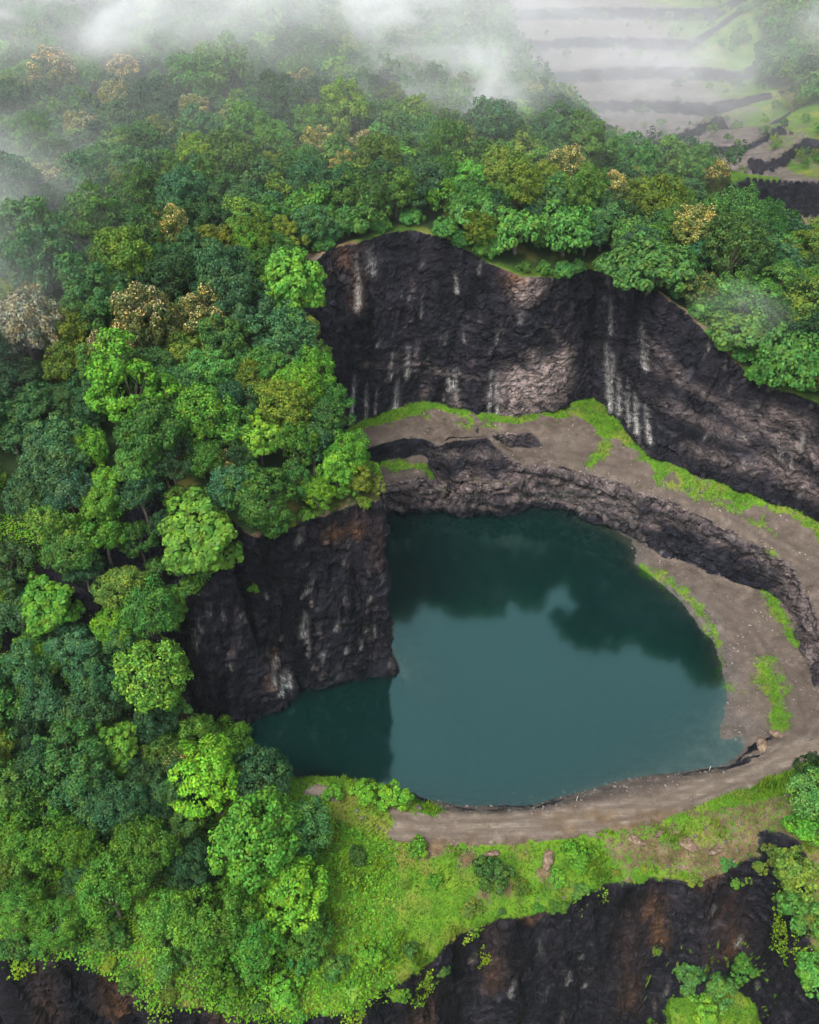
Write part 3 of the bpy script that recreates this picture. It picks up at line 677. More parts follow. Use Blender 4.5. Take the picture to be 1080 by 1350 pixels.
# type -> (forms, base colour, wording)
TYPES = {
 'B': (('fine', 'clump'), (.044,.115,.040), 'dark blue-green'),
 'D': (('fine', 'clump'), (.026,.072,.024), 'very dark green'),
 'G': (('clump', 'fine', 'round'), (.056,.142,.026), 'mid green'),
 'L': (('clump', 'bigleaf', 'round'), (.092,.222,.022), 'bright lime green'),
 'O': (('fine', 'clump'), (.095,.155,.020), 'olive green'),
 'Y': (('fine', 'clump'), (.090,.125,.028), 'yellow-topped flowering'),
 'P': (('fine', 'clump'), (.38,.31,.24), 'pale pinkish-tan'),
 'R': (('spread',), (.062,.168,.034), 'fresh green spreading'),
}
TREES = [  # px, py, crown width px, type  (read off the photograph)
 (35,440,78,'P'),(12,402,60,'O'),(187,428,78,'Y'),(92,438,58,'O'),(86,482,55,'O'),(128,465,46,'Y'),(165,500,100,'L'),(185,560,80,'G'),(265,548,76,'L'),(262,428,66,'Y'),(240,472,52,'O'),
 (110,385,78,'B'),(60,352,88,'B'),(18,345,70,'B'),(160,346,66,'O'),(215,368,70,'B'),(282,372,70,'B'),(145,395,60,'B'),(292,458,60,'G'),(38,530,70,'B'),(82,572,70,'B'),(66,612,62,'B'),(118,592,40,'L'),(132,632,42,'L'),(14,565,60,'B'),(76,522,50,'D'),(180,610,60,'G'),(228,612,55,'D'),(265,602,50,'G'),
 (385,378,72,'L'),(328,402,80,'B'),(368,440,78,'B'),(305,412,60,'B'),(330,472,50,'G'),(400,440,34,'O'),(416,492,50,'L'),(370,530,75,'O'),(436,522,46,'G'),(432,556,50,'G'),(457,590,54,'L'),(446,622,48,'L'),(350,640,80,'G'),(418,646,44,'L'),(382,600,60,'G'),(318,602,50,'D'),(290,612,38,'Y'),(268,682,100,'L'),(310,575,50,'G'),(300,528,60,'D'),(390,640,40,'G'),(470,640,36,'O'),
 (58,690,70,'O'),(90,722,62,'G'),(135,704,70,'L'),(70,788,74,'L'),(160,765,58,'O'),(144,812,52,'L'),(192,802,66,'G'),(195,880,84,'L'),(122,890,72,'B'),(95,842,62,'B'),(30,815,62,'B'),(40,852,48,'L'),(4,792,44,'L'),(10,742,60,'B'),(92,652,58,'B'),(132,660,48,'L'),(190,660,66,'D'),(38,650,66,'D'),(40,885,60,'B'),(55,925,62,'B'),(110,940,64,'B'),(188,722,44,'G'),(110,752,52,'D'),(150,925,56,'B'),(220,690,46,'D'),(160,850,46,'B'),(10,915,60,'D'),
 (78,102,58,'Y'),(166,92,52,'Y'),(150,138,44,'Y'),(106,168,46,'Y'),(258,152,42,'Y'),(265,205,55,'L'),(206,272,40,'L'),(220,302,58,'Y'),(120,292,80,'G'),(172,292,60,'G'),(50,310,92,'B'),(28,242,80,'B'),(170,215,60,'B'),(130,205,68,'G'),(40,178,60,'G'),(232,262,60,'B'),(290,245,60,'B'),(202,122,70,'D'),(265,98,80,'G'),(112,245,60,'B'),(72,205,56,'D'),(190,178,56,'G'),(244,318,60,'B'),(75,142,46,'G'),(10,130,60,'B'),(120,105,46,'G'),
 (295,95,84,'G'),(395,108,44,'Y'),(456,142,62,'O'),(406,152,60,'G'),(425,118,26,'L'),(322,172,66,'G'),(358,176,60,'G'),(312,206,72,'G'),(360,216,45,'O'),(300,160,36,'Y'),(345,150,50,'B'),(425,188,54,'Y'),(476,184,44,'Y'),(452,224,38,'Y'),(512,212,60,'O'),(412,238,55,'B'),(408,282,70,'R'),(460,292,60,'R'),(522,248,60,'G'),(490,262,50,'G'),(320,288,60,'O'),(322,330,44,'L'),(265,248,56,'B'),(352,292,50,'G'),(380,132,60,'D'),(345,345,44,'G'),(370,330,44,'G'),
 (557,245,54,'R'),(582,228,50,'G'),(660,226,60,'O'),(620,262,60,'G'),(682,252,60,'O'),(745,222,56,'Y'),(802,242,50,'Y'),(762,262,58,'O'),(622,290,58,'R'),(680,310,80,'R'),(745,312,80,'R'),(802,284,48,'D'),(705,282,46,'D'),(782,192,66,'G'),(732,172,60,'B'),(700,130,36,'Y'),(650,162,66,'B'),(592,192,60,'G'),(520,150,50,'G'),(560,180,50,'B'),
 (838,255,46,'O'),(862,272,60,'O'),(910,302,66,'Y'),(862,345,108,'R'),(972,286,70,'G'),(962,332,80,'G'),(900,252,58,'B'),(945,235,36,'Y'),(1012,302,56,'G'),(942,388,60,'R'),(990,392,64,'R'),(975,436,74,'R'),(1040,482,80,'R'),(1062,340,60,'O'),(1066,400,74,'O'),(1030,424,58,'G'),(1075,440,60,'D'),(872,222,66,'G'),(830,212,56,'B'),(922,215,50,'G'),(1000,345,54,'B'),(1028,370,46,'G'),
 (100,1000,90,'G'),(110,1045,80,'B'),(52,1012,76,'D'),(155,985,58,'L'),(212,990,64,'G'),(262,978,66,'L'),(296,976,56,'L'),(285,1040,86,'L'),(52,1098,88,'G'),(112,1112,74,'G'),(195,1115,76,'G'),(325,1115,104,'G'),(395,1160,92,'L'),(292,1212,92,'G'),(225,1205,76,'G'),(150,1180,80,'G'),(115,1150,60,'D'),(18,1190,64,'G'),(78,1212,56,'G'),(160,1062,72,'B'),(205,1062,60,'D'),(20,1050,70,'G'),(350,1075,70,'G'),(340,1185,66,'L'),(255,1135,64,'D'),(15,1130,60,'G'),(345,1240,70,'G'),(410,1225,60,'G'),(235,1040,56,'B'),(1066,1052,64,'G'),(1078,1018,46,'D'),(30,970,50,'D'),
]
SHRUBS = [(360,1015,36,'L'),(552,1122,32,'L'),(650,1155,54,'G'),(760,1128,50,'L'),(735,1158,28,'L'),(574,1166,22,'L'),(375,1312,56,'L'),(300,1285,60,'L'),(225,1262,56,'G'),(150,1235,50,'G'),(540,1258,26,'G'),(440,1050,30,'L'),(520,1052,46,'L'),(480,1046,40,'L'),(1050,1150,60,'O'),(1068,1100,56,'L'),(1062,1205,46,'O'),(470,1130,26,'G'),(60,1245,44,'G'),(20,1255,40,'G'),(440,1280,40,'G'),(490,1262,36,'L'),(620,1200,30,'O'),(690,1170,24,'O'),(455,650,34,'L'),(495,640,30,'O'),(480,668,24,'O'),(225,930,40,'L'),(185,915,44,'L'),(260,745,50,'G'),(215,770,40,'G'),(235,945,40,'G'),(400,1265,44,'G'),(1020,1130,36,'O'),(905,1295,46,'G'),(950,1300,50,'G'),(1000,1320,60,'G'),(985,1280,40,'G'),(930,1335,50,'L'),(1040,1345,46,'G')]

placed = []          # x, y, z, R, type, px, py
def place(px, py, w, hfac):
    r = ray(px, py); r = r/np.linalg.norm(r)
    for t_ in np.arange(60, 620, .8):
        p = np.array([0,0,CAM_Z]) + r*t_
        rad = w*t_*float(r @ FW)/FPX/2
        if p[2] - ground(p[0], p[1]) < rad*hfac:
            return p[0], p[1], ground(p[0], p[1]), rad
    return None
crown_h = {'spread': .66, 'shrub': .55}
def tree_name(ty, form): return {'Y': 'flowering_tree', 'P': 'flowering_tree', 'R': 'spreading_tree'}.get(ty, 'forest_tree')
def jit(c, s=.2):
    k = 1+random.gauss(0, s); return (max(.008, c[0]*k*(1+random.gauss(0,.10))), max(.01, c[1]*k), max(.004, c[2]*k*(1+random.gauss(0,.15))), 1)
def add_plant(name, form, ty, x, y, z, rad, zs=1.0, sink=.06):
    var = random.randrange(len(KINDS[form])); cm, tm = KINDS[form][var][:2]
    root = bpy.data.objects.new(name, None); col.objects.link(root)
    root.location = (x, y, z-sink*rad); root.scale = (rad, rad, rad*zs); root.rotation_euler = (random.gauss(0,.10), random.gauss(0,.10), random.uniform(0, 6.28))
    root.empty_display_size = .5
    c = link('crown', cm, root); k_ = TYPES[ty][1]
    if form.startswith('near') and ty in 'GL': k_ = (k_[0]*1.12, k_[1]*1.15, k_[2]*.75)
    c.color = jit(k_)
    link('trunk', tm, root)
    if ty == 'Y':
        q_ = link('blossom', BLOOM[form][var], root); q_.color = jit((.46,.37,.15), .08)
    return root
entries = []
for (px, py, w, ty) in TREES:
    form = random.choice(TYPES[ty][0])
    w2 = w*(1.2 if py > 330 else 1.1)
    h = crown_h.get(form, 1.35)
    r_ = place(px, py, w2, h*.95)
    if r_ is None: continue
    x, y, z, rad = r_
    if (x*x+y*y) < 90**2 and ty != 'R':
        form = 'near_bigleaf' if (ty == 'L' or (px > 300 and py > 1060)) else 'near'
    if ty == 'Y' and form not in BLOOM: form = 'fine'
    o = add_plant(tree_name(ty, form), form, ty, x, y, z, rad, random.uniform(.88, 1.25))
    placed.append((x, y, rad)); entries.append((o, px, py, ty, rad, 'tree'))
for (px, py, w, ty) in SHRUBS:
    r_ = place(px, py, w*1.1, .5)
    if r_ is None: continue
    x, y, z, rad = r_
    o = add_plant('shrub', 'shrub', ty, x, y, z, rad, random.uniform(.8, 1.1))
    entries.append((o, px, py, ty, rad, 'shrub'))
def along(pl, step):
    out = []
    for a_, b_ in zip(pl[:-1], pl[1:]):
        n_ = max(1, int(math.dist(a_[:2], b_[:2])/step))
        out += [(a_[0]+(b_[0]-a_[0])*k/n_, a_[1]+(b_[1]-a_[1])*k/n_) for k in range(n_)]
    return out
for (x, y) in along(rim[:19], 3.6):
    if random.random() < .12: continue
    k_ = random.uniform(.5, 2.6); ln = math.hypot(x-15, y-135); x += (x-15)/ln*k_; y += (y-135)/ln*k_
    z = ground(x, y); rad = random.uniform(1.7, 3.0); px, py, w_ = project((x, y, z+rad*.5))
    if px > 1085 or any((px-e[1])**2+(py-e[2])**2 < 14**2 for e in entries): continue
    o = add_plant('shrub', 'spread' if rad > 2.2 else 'shrub', 'R', x, y, z, rad, random.uniform(.8, 1.1), .25)
    entries.append((o, px, py, 'R', rad, 'shrub'))
for (x, y) in along(prom_top[1:14], 2.3):
    if random.random() < .15: continue
    x -= random.uniform(-.2, 1.6); y += random.uniform(-.2, 1.0)
    z = ground(x, y); rad = random.uniform(1.0, 2.3); px, py, w_ = project((x, y, z+rad*.5)); ty = random.choice('LGO')
    if any((px-e[1])**2+(py-e[2])**2 < 14**2 for e in entries): continue
    o = add_plant('shrub', 'shrub', ty, x, y, z, rad, random.uniform(.7, 1.1), .35)
    entries.append((o, px, py, ty, rad, 'shrub'))
for (x, y) in along(fr_top[2:21], 2.4):
    if random.random() < .30: continue
    x += random.uniform(-.8, .8); y += random.uniform(-.4, 1.4)
    z = ground(x, y); rad = random.uniform(.6, 1.5)*(1.25 if x < 0 else 1); px, py, w_ = project((x, y, z+rad*.4)); ty = random.choice('LGOL')
    if not (0 < px < 1080 and 0 < py < 1345) or any((px-e[1])**2+(py-e[2])**2 < 16**2 for e in entries): continue
    o = add_plant('shrub', 'shrub', ty, x, y, z, rad, random.uniform(.6, .95), .25)
    entries.append((o, px, py, ty, rad, 'shrub'))
print('hand placed', len(entries))
# ---- fill the woods between them (individual trees while near, one mass beyond)
pool = inside
def wooded(x, y):
    if inside(np.array([[x, y]]), quarry)[0]: return False
    if y < 100 and x > -14: return False
    if y < 61: return False
    if y < 104 and x > -36 and y > 86: return False
    if x > 55 and y < 135 and x < 94: return False
    if poly_dist(np.array([[x, y]]), rim + [])[0] < 1.5: return False
    if inside(np.array([[x, y]]), [(38,318), (62,300), (84,285), (112,252), (150,240), (150,300), (128,318), (124,360), (134,400), (136,490), (36,490), (38,400)])[0]: return False
    return True
cand = []
while len(cand) < 22000:
    y = 60 + 480*random.random()**0.8; x = (random.random()-.5)*(y*1.0+40)
    cand.append((x, y))
far_list = []; scrub = []; n_ind = 0
grid = {}
def too_close(x, y, r_):
    ci, cj = int(x//12), int(y//12)
    for i in range(ci-1, ci+2):
        for j in range(cj-1, cj+2):
            for (a_, b_, c_) in grid.get((i, j), ()):
                if (a_-x)**2+(b_-y)**2 < (.46*(c_+r_))**2: return True
    return False
for p in placed: grid.setdefault((int(p[0]//12), int(p[1]//12)), []).append(p)
for (x, y) in cand:
    r_ = random.uniform(3.0, 5.0)*(1 if y < 190 else .86)
    if too_close(x, y, r_) or not wooded(x, y): continue
    z = ground(x, y); px, py, w_ = project((x, y, z+r_))
    if not (-60 < px < 1140 and -60 < py < 1400): continue
    if z < 3 and y < 90: continue
    grid.setdefault((int(x//12), int(y//12)), []).append((x, y, r_))
    left = px < 420
    ty = random.choices('BDGLOYR', (5,2,4,1.3,1.5,.6,0) if left else (3,1.5,5,1,2,.6,.6))[0]
    far_list.append((w_, x, y, z, r_, ty, px, py))
for k in range(420):
    x, y = random.uniform(44, 135), random.uniform(285, 490)
    if not inside(np.array([[x, y]]), [(40,315), (62,300), (84,283), (112,268), (150,266), (150,300), (126,318), (124,360), (134,400), (136,490), (36,490), (38,400)])[0]: continue
    if random.random() > (.26 + .9*max(0, (x-92)/40)): continue
    z = ground(x, y); r_ = random.uniform(.8, 2.2); px, py, w_ = project((x, y, z))
    scrub.append((x, y, z, r_, random.choice('GGOB'), w_))
far_list.sort(key=lambda q: q[0]/q[4])
MAX_IND = 300 - sum(1 for e in entries if e[5] == 'tree')
mass = []
for k, (w_, x, y, z, r_, ty, px, py) in enumerate(far_list):
    vis = bvh.ray_cast(Vector((0,0,CAM_Z)), (Vector((x, y, z+r_*1.6))-Vector((0,0,CAM_Z))).normalized())
    seen = vis[0] is None or (vis[0]-Vector((0,0,CAM_Z))).length > (Vector((x, y, z+r_*1.6))-Vector((0,0,CAM_Z))).length - 3
    if n_ind < MAX_IND and seen and -10 < px < 1090 and py > -10:
        form = random.choice(TYPES[ty][0])
        if w_ < 105 and form != 'spread': form = 'near'
        if ty == 'Y' and form not in BLOOM: form = 'fine'
        o = add_plant(tree_name(ty, form), form, ty, x, y, z, r_, random.uniform(.9, 1.15))
        entries.append((o, px, py, ty, r_, 'tree')); n_ind += 1
    elif seen or w_ > 230: mass.append((x, y, z, r_, ty, w_))
mass += scrub
print('individual fill', n_ind, 'mass', len(mass))
# ---- the far wood as one mass
vs_, qs_, cs_, off = [], [], [], 0
g = np.random.default_rng(11)
proto = {}
for lod, kw in ((0, dict(nl=13, per=44, leaf=.085, sub=9)), (1, dict(nl=11, per=17, leaf=.13, sub=8)), (2, dict(nl=9, per=8, leaf=.21, sub=6))):
    proto[lod] = []
    for k in range(4):
        me, C, lr_ = make_crown('tmp', 900+k+10*lod, jitter=.5, **kw)
        vv = np.empty(len(me.vertices)*3, np.float32); me.vertices.foreach_get('co', vv); proto[lod].append(vv.reshape(-1, 3).astype(float)); bpy.data.meshes.remove(me)
for (x, y, z, r_, ty, w_) in mass:
    pv = proto[0 if w_ < 165 else 1 if w_ < 260 else 2][g.integers(4)]; an = g.uniform(0, 6.28); ca_, sa = math.cos(an), math.sin(an)
    q_ = pv @ np.array([[ca_, sa, 0], [-sa, ca_, 0], [0, 0, 1]])*r_*1.1 + [x, y, z-.1*r_]
    vs_.append(q_); qs_.append(np.arange(len(q_)).reshape(-1, 4)+off); off += len(q_)
    cs_.append(np.tile(np.array(jit(TYPES[ty][1])), (len(q_), 1)))
print('mass quads', off//4)
fm = lm.copy(); fm.name = 'far_leaves'; t = NT(fm)
fa = t.add('ShaderNodeAttribute', attribute_name='tint')
for n_ in t.n:
    if n_.type == 'HUE_SAT': t.l.new(fa.outputs['Color'], n_.inputs['Color'])
me = mesh_from('forest', np.concatenate(vs_), np.concatenate(qs_)); me.materials.append(fm)
at = me.color_attributes.new('tint', 'FLOAT_COLOR', 'POINT'); at.data.foreach_set('color', np.concatenate(cs_).astype(np.float32).ravel())
tag(link('forest', me), 'dense green forest filling the hillside between the nearer trees and far into the mist', 'forest', kind='stuff')

# ================================================================== GRASS and creepers
def scatter(name, weight, per_m2, size, label, cat, colr, up=1.0, leafy=False, zr=(-60, 60), maxd=230, seed=5):
    g = np.random.default_rng(seed)
    fcx = V[F].mean(1); w = weight[F].mean(1)
    ar = np.linalg.norm(np.cross(V[F[:,1]]-V[F[:,0]], V[F[:,2]]-V[F[:,0]]), axis=1)/2
    u_, v_, w_ = project(fcx)
    okf = (w > .3) & (u_ > -40) & (u_ < 1120) & (v_ < 1400) & (w_ < maxd) & (fcx[:,2] > zr[0]) & (fcx[:,2] < zr[1]) & (w_ > 10)
    n_ = g.poisson(np.where(okf, ar*per_m2*w, 0)); fi = np.repeat(np.arange(len(F)), n_)
    r1 = np.sqrt(g.random(len(fi))); r2 = g.random(len(fi))
    p = V[F[fi,0]]*(1-r1)[:,None] + V[F[fi,1]]*(r1*(1-r2))[:,None] + V[F[fi,2]]*(r1*r2)[:,None]
    fn = np.cross(V[F[fi,1]]-V[F[fi,0]], V[F[fi,2]]-V[F[fi,0]]); fn /= np.maximum(np.linalg.norm(fn, axis=1), 1e-9)[:, None]
    if leafy:
        p = p + fn*(g.random(len(p))*(.35 + 1.5*smooth(.05, .55, fbm(p*[.28,.28,.28], 3))))[:, None]
        Vv, Q = leaf_cards(p, fn+[0,0,.6], size, g, .7, .75, .5)
        me = mesh_from(name, Vv, Q)
    else:
        an = g.uniform(0, 6.28, len(p)); s = np.stack([np.cos(an), np.sin(an), np.zeros(len(p))], 1)
        h = size*g.uniform(.5, 1.4, len(p))*(1+.5*perlin(p*.3)); lean = unit(len(p), g)*.5; lean[:,2] = 1; lean += fn*.4
        lean /= np.linalg.norm(lean, axis=1)[:, None]
        wd = (.10*size+.035)
        Vv = np.stack([p-s*wd, p+s*wd, p+lean*h[:,None]], 1).reshape(-1, 3)
        me = mesh_from(name, Vv, None, np.arange(len(Vv)).reshape(-1, 3))
    me.materials.append(lm); o = link(name, me); o.color = colr
    print(name, len(p))
    return tag(o, label, cat, kind='stuff')
front = np.where((V[:,1] < 90) & (V[:,0] > -26), 1., 0.)
inner = np.where(inq, 1., 0.)
scatter('grass', grass*np.maximum(front, inner), 22, .42, 'lush green grass on the near slope and along the foot of the quarry cliffs', 'grass', (.082,.170,.016,1), zr=(-32, 22))
scatter('tall_grass', grass*front*smooth(-.05, .4, fbm(V*[.22,.22,.22]+3, 3)), 26, .95, 'taller tufts of grass standing in patches on the near slope', 'grass', (.11,.20,.014,1), zr=(-8, 14), seed=15)
scatter('ground_cover', np.maximum(grass, np.where((V[:,1] < 66) & (V[:,0] < 2) & (V[:,2] > -3), .8*smooth(.15, .5, N0[:,2]), 0))*np.where(((V[:,0] < -2) & (V[:,1] < 92)) | ((V[:,0] < -24) & (V[:,1] < 106)), 1., .3)*np.where(inq, 0, 1), 22, .34, 'leafy creepers covering the slopes and ledges', 'creepers', (.085,.215,.012,1), leafy=True, maxd=175, seed=6)
mossy = np.where((rock > .3) & (V[:,1] < 92), moss*(.35+.65*smooth(-.2, .3, nz2)), 0)
scatter('hanging_vines', np.where(mossy > .12, mossy, 0), 42, .30, 'yellow-green creepers hanging over the front cliff edge', 'vines', (.125,.215,.012,1), leafy=True, seed=8)

# ================================================================== STONES
sm = mat('stone'); t = NT(sm); b = t.n['Principled BSDF']
so = t.add('ShaderNodeNewGeometry')
sc_ = t.ramp(t.noise(so.outputs['Position'], 2.2, 6, .7), [(.3, (.04,.034,.030)), (.5, (.11,.088,.074)), (.7, (.27,.23,.195))])
sc_ = t.mix(t.math('MULTIPLY', so.outputs['Random Per Island'], .6), sc_, rgb(.07,.062,.062))
t.l.new(sc_, b.inputs['Base Color']); b.inputs['Roughness'].default_value = .8
sb = t.add('ShaderNodeBump', {'Height': t.noise(so.outputs['Position'], 5, 5, .7), 'Strength': .6, 'Distance': .12}); t.l.new(sb.outputs[0], b.inputs['Normal'])
import bmesh
def rock_proto(seed, sub):
    bm = bmesh.new(); bmesh.ops.create_icosphere(bm, subdivisions=sub, radius=1)
    g = np.random.default_rng(seed); v_ = np.array([tuple(q.co) for q in bm.verts])
    for k in range(9):                 # cut flat facets
        n_ = unit(1, g)[0]; h_ = g.uniform(.45, .85); d_ = v_ @ n_; v_ = v_ - np.where(d_ > h_, d_-h_, 0)[:, None]*n_
    v_ = v_*(1+.12*perlin(v_*2.5+seed))[:, None]*[1.2, .9, .7]
    f_ = np.array([[q.index for q in p.verts] for p in bm.faces]); bm.free(); return v_, f_
RP = [rock_proto(k, 1) for k in range(6)]; RB = [rock_proto(k+20, 3) for k in range(5)]
def stone_field(name, weight, per_m2, r0, r1, label, seed):
    g = np.random.default_rng(seed); fcx = V[F].mean(1); w = weight[F].mean(1)
    ar = np.linalg.norm(np.cross(V[F[:,1]]-V[F[:,0]], V[F[:,2]]-V[F[:,0]]), axis=1)/2
    n_ = g.poisson(np.where((w > .05) & (fcx[:,2] < 16) & (fcx[:,1] > 60) & (fcx[:,1] < 185) & (fcx[:,0] < 82), ar*per_m2*w, 0)); fi = np.repeat(np.arange(len(F)), n_)
    p = (V[F[fi]]*g.dirichlet([1,1,1], len(fi))[:, :, None]).sum(1)
    Vs, Fs, off = [], [], 0
    for q_ in p:
        v_, f_ = RP[g.integers(6)]; an = g.uniform(0, 6.28); c_, s_ = math.cos(an), math.sin(an); r_ = r0*(r1/r0)**(g.random()**2.2)
        Vs.append((v_ @ np.array([[c_, s_, 0], [-s_, c_, 0], [0,0,1]]))*r_+q_+[0,0,r_*.2]); Fs.append(f_+off); off += len(v_)
    me = mesh_from(name, np.concatenate(Vs), None, np.concatenate(Fs)); me.materials.append(sm)
    print(name, len(p)); return tag(link(name, me), label, 'stones', kind='stuff')
shd = poly_dist(xy, shore[9:30]); lw = np.minimum(poly_dist(xy, low_foot), poly_dist(xy, low_top))
wt_ = np.where(inq, .10+.35*smooth(-.1, .5, nz), 0)*(V[:,2] > -.3)
wt_ = np.maximum(wt_, 1.0*smooth(2.2, .3, shd)*(V[:,2] > -.25)); wt_ = np.maximum(wt_, .9*smooth(2.4, .4, lw)*(V[:,2] > -.1))
wt_ = np.maximum(wt_, .8*smooth(2.0, .4, np.minimum(poly_dist(xy, bank[4:]), poly_dist(xy, st_foot)))); wt_ = np.maximum(wt_, bare*.5*front)
wt_ = np.maximum(wt_, 1.3*rsh*(V[:,2] > -.25)*(V[:,2] < 3))
wt_ *= (1-.75*road)*smooth(.6, .2, rock)
stone_field('stones', wt_, 1.8, .08, .42, 'loose grey stones strewn over the quarry benches and shore', 31)
om = mat('outcrop_stone'); t = NT(om); b = t.n['Principled BSDF']
so = t.add('ShaderNodeNewGeometry')
t.l.new(t.ramp(t.noise(so.outputs['Position'], 1.8, 7, .75), [(.3, (.045,.032,.022)), (.5, (.15,.105,.072)), (.7, (.34,.26,.19))]), b.inputs['Base Color']); b.inputs['Roughness'].default_value = .85; b.inputs['Specular IOR Level'].default_value = .1
sb = t.add('ShaderNodeBump', {'Height': t.noise(so.outputs['Position'], 3.5, 6, .75), 'Strength': 1.0, 'Distance': .25}); t.l.new(sb.outputs[0], b.inputs['Normal'])
BOULDERS = [(648,1126,1.1,'pale brown boulder left of the lime sapling below the path'),(722,1132,1.5,'large reddish boulder just left of the lime sapling'),(838,1106,1.3,'flat tan boulder at the start of the rock outcrop'),(868,1100,1.0,'small tan boulder behind the flat tan boulder'),(905,1110,1.6,'broad tan slab in the middle of the front outcrop'),(945,1122,1.2,'brown boulder at the right end of the front outcrop'),
            (1005,985,1.6,'pale slab by the sunken corner of the lake'),(1028,968,1.3,'pale slab upper right of the sunken corner slab'),(700,1052,.7,'pale rock on the front shore, the larger of two'),(745,1045,.55,'pale rock on the front shore, the smaller of two'),(880,800,.8,'grey boulder on the ledge shore by the yellow grass')]
for k, (px, py, r_, lb) in enumerate(BOULDERS):
    p_ = hit(px, py); v_, f_ = RB[k % 5]
    o = link('boulder', mesh_from('boulder', v_, None, f_), None, om)
    r_ *= .8; o.location = (p_[0], p_[1], p_[2]+r_*.02); o.scale = (r_*1.3, r_*.9, r_*.75); o.rotation_euler = (0, 0, k*1.3)
    tag(o, lb, 'boulder', 'boulders by the path and shore')
pm = mat('weathered_wood'); t = NT(pm); b = t.n['Principled BSDF']
t.l.new(t.ramp(t.noise(t.add('ShaderNodeTexCoord').outputs['Object'], 12, 4), [(.3, (.3,.27,.22)), (.7, (.55,.52,.46))]), b.inputs['Base Color'])
for (px, py, lb) in ((935,1016,'thin pale stake on the shore at the right of the front bank'), (760,1056,'thin pale stake on the shore above the lime sapling')):
    p_ = hit(px, py); v_, q_ = tube([(0,0,-.3), (.02,0,.5), (.05,.02,1.1), (.06,.02,1.12)], [.05,.045,.04,.005], 7)
    o = link('stake', mesh_from('stake', v_, q_), None, pm); o.location = p_
    tag(o, lb, 'stake', 'stakes along the shore')

# ================================================================== HAZE AND MIST
hz = mat('haze'); t = NT(hz); t.n.remove(t.n['Principled BSDF'])
pv = t.add('ShaderNodeVolumePrincipled', {'Color': rgb(.80,.88,.95), 'Density': HAZE, 'Anisotropy': .2})
t.l.new(pv.outputs[0], t.n['Material Output'].inputs['Volume'])
x0, x1, y0, y1, z0, z1 = -905, 905, -705, 1505, V[:,2].min()-1, max(V[:,2].max()+14, CAM_Z+3)
cv = [(x, y, z) for x in (x0, x1) for y in (y0, y1) for z in (z0, z1)]
me = mesh_from('haze', cv, [(0,1,3,2), (4,6,7,5), (0,4,5,1), (2,3,7,6), (0,2,6,4), (1,5,7,3)])
tag(link('haze', me, None, hz), kind='stuff')
def mist(c_, r_, dens, seed, label, scale=2.2, thr=.34):
    m = mat('mist'); t = NT(m); t.n.remove(t.n['Principled BSDF'])
    tc = t.add('ShaderNodeTexCoord').outputs['Object']
    ln = t.add('ShaderNodeVectorMath', {0: tc}, operation='LENGTH').outputs['Value']
    fall = t.ramp(ln, [(.25, (1,1,1)), (.98, (0,0,0))], 'EASE')
    mp = t.add('ShaderNodeMapping', {'Vector': tc, 'Location': (seed*3.7, seed*1.3, seed), 'Scale': (r_[0]/25, r_[1]/25, r_[2]/14)}).outputs[0]
    nn = t.ramp(t.noise(mp, scale*.5, 4, .6, .8), [(thr, (0,0,0)), (thr+.28, (1,1,1))])
    d_ = t.math('MULTIPLY', t.math('MULTIPLY', fall, nn), dens)
    pv = t.add('ShaderNodeVolumePrincipled', {'Color': rgb(.975,.985,1.0), 'Density': d_, 'Anisotropy': 0.0})
    t.l.new(pv.outputs[0], t.n['Material Output'].inputs['Volume'])
    bpy_me = bpy.data.meshes.get('mist_ball')
    g_ = np.linspace(0, math.pi, 13); h_ = np.linspace(0, 2*math.pi, 25)[:-1]
    vv = np.array([(math.sin(a_)*math.cos(b_), math.sin(a_)*math.sin(b_), math.cos(a_)) for a_ in g_ for b_ in h_])
    qq = [(i*24+j, (i+1)*24+j, (i+1)*24+(j+1) % 24, i*24+(j+1) % 24) for i in range(12) for j in range(24)]
    o = link('mist', mesh_from('mist', vv, qq), None, m); o.location = c_; o.scale = r_
    tag(o, label, 'mist', kind='stuff')
MIST = [((-50,240,78), (120,40,12), .062, 1, 'white mist bank lying over the forest along the top left', 2.2, .46),
        ((8,246,61), (32,34,13), .085, 2, 'wisp of mist drifting over trees behind the back cliff', 2.2, .40),
        ((80,345,40), (62,60,22), .022, 3, 'thin mist veiling the stepped old quarry workings', 2.2, .47),
        ((-82,158,57), (40,78,18), .019, 4, 'thin mist on the left forest edge', 2.2, .30),
        ((150,330,56), (30,46,18), .05, 5, 'mist patch on the hillside at the far right', 2.2, .38),
        ((60,156,44), (12,12,6), .025, 6, 'small wisp of mist among the right rim trees')]
mist((110,360,40), (90,110,45), .0038, 12, 'thin haze over the stepped old quarry workings', thr=.1)
mist((-75,310,60), (215,165,60), .0065, 9, 'thin veil of mist over the far hills', thr=.1)
for a_ in MIST: mist(*a_)

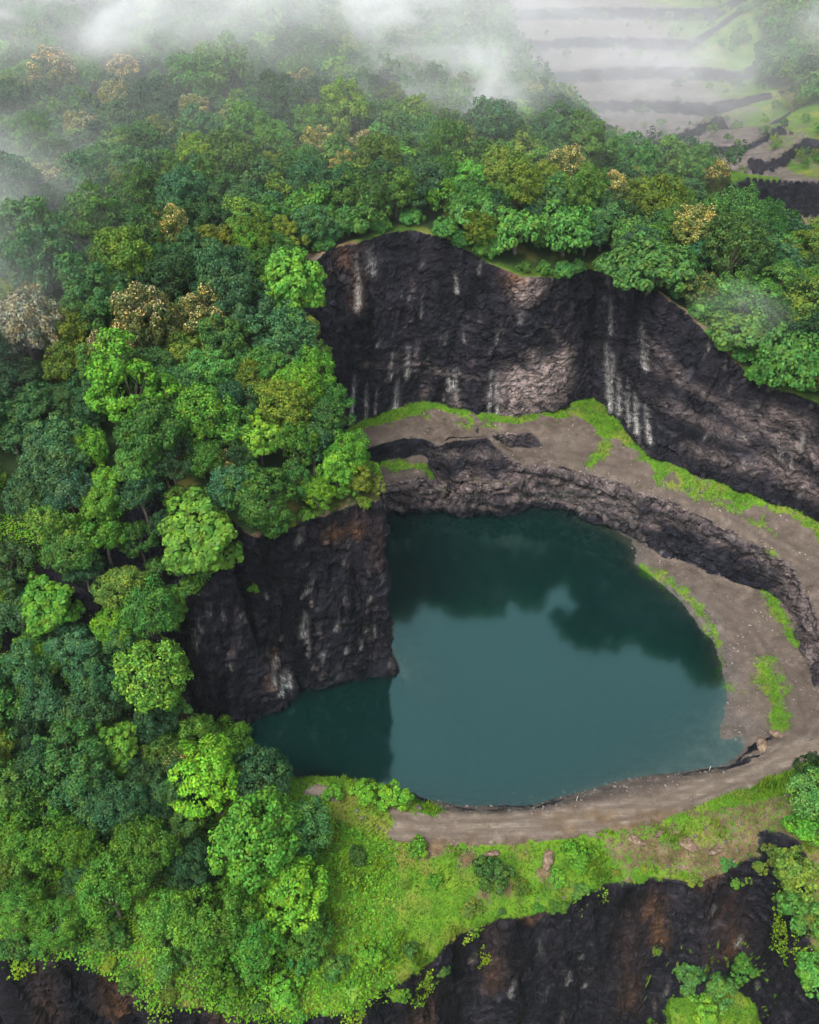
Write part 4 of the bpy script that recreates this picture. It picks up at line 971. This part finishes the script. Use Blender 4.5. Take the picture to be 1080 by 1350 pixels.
# ================================================================== LABELS
LAND = [((35,440), 'the pale pinkish-tan tree'), ((220,302), 'the small all-golden tree'), ((187,428), 'the broad golden-orange tree'), ((265,548), 'the star-leaved lime tree'),
        ((268,682), 'the big-leaved bright green tree'), ((70,788), 'the ball-shaped lime tree'), ((195,880), 'the lime tree above the gorge'), ((385,378), 'the lime tree facing the cliff'),
        ((258,152), 'the cream-flowered tree below the mist'), ((862,345), 'the widest tree on the rim'), ((745,312), 'the tree above pale cliff patch'), ((1040,480), 'the lowest right rim tree'),
        ((408,282), "the back cliff's leftmost rim tree"), ((262,978), "the lime tree at lake's corner"), ((395,1160), 'the tree beside the grassy slope'), ((110,1045), 'the blue-green tree in near wood'),
        ((1066,1052), "the tree at path's right end"), ((78,102), 'the cream-topped tree at upper left'), ((700,130), 'the yellow tree beside the terraces'), ((452,224), 'the lone yellow tree behind cliff'), ((457,590), 'the lime tree at promontory tip')]
land_i = {}
for k, (lp, ph) in enumerate(LAND):
    b_ = min(range(len(entries)), key=lambda e: (entries[e][1]-lp[0])**2+(entries[e][2]-lp[1])**2)
    land_i[b_] = k
DIRS = ['right of', 'lower right of', 'below', 'lower left of', 'left of', 'upper left of', 'above', 'upper right of']
ORD = ['', ', second one out', ', third one out', ', fourth one out', ', fifth one out', ', sixth one out', ', seventh one out', ', eighth one out', ', ninth one out', ', tenth one out', ', eleventh one out', ', twelfth one out']
buckets = {}
for k, (o, px, py, ty, rad, what) in enumerate(entries):
    cat = 'shrub' if what == 'shrub' else 'tree'
    tag(o, None, cat, 'shrubs on the slopes and ledges' if cat == 'shrub' else 'trees of the quarry forest')
    if k in land_i:
        w_ = LAND[land_i[k]][1].replace('the ', '', 1); o['label'] = w_ if len(w_.split()) > 3 else w_ + ' of the left hillside forest'; continue
    q = min(range(len(LAND)), key=lambda i: (LAND[i][0][0]-px)**2+(LAND[i][0][1]-py)**2)
    dx, dy = px-LAND[q][0][0], py-LAND[q][0][1]
    sect = int(round(math.atan2(dy, dx)/(math.pi/4))) % 8
    buckets.setdefault((TYPES[ty][2], cat, q, sect), []).append((dx*dx+dy*dy, k))
for (cn, cat, q, sect), lst in buckets.items():
    lst.sort()
    for n_, (d_, k) in enumerate(lst):
        entries[k][0]['label'] = f"{cn} {cat} {DIRS[sect]} {LAND[q][1]}{ORD[min(n_, 11)]}"
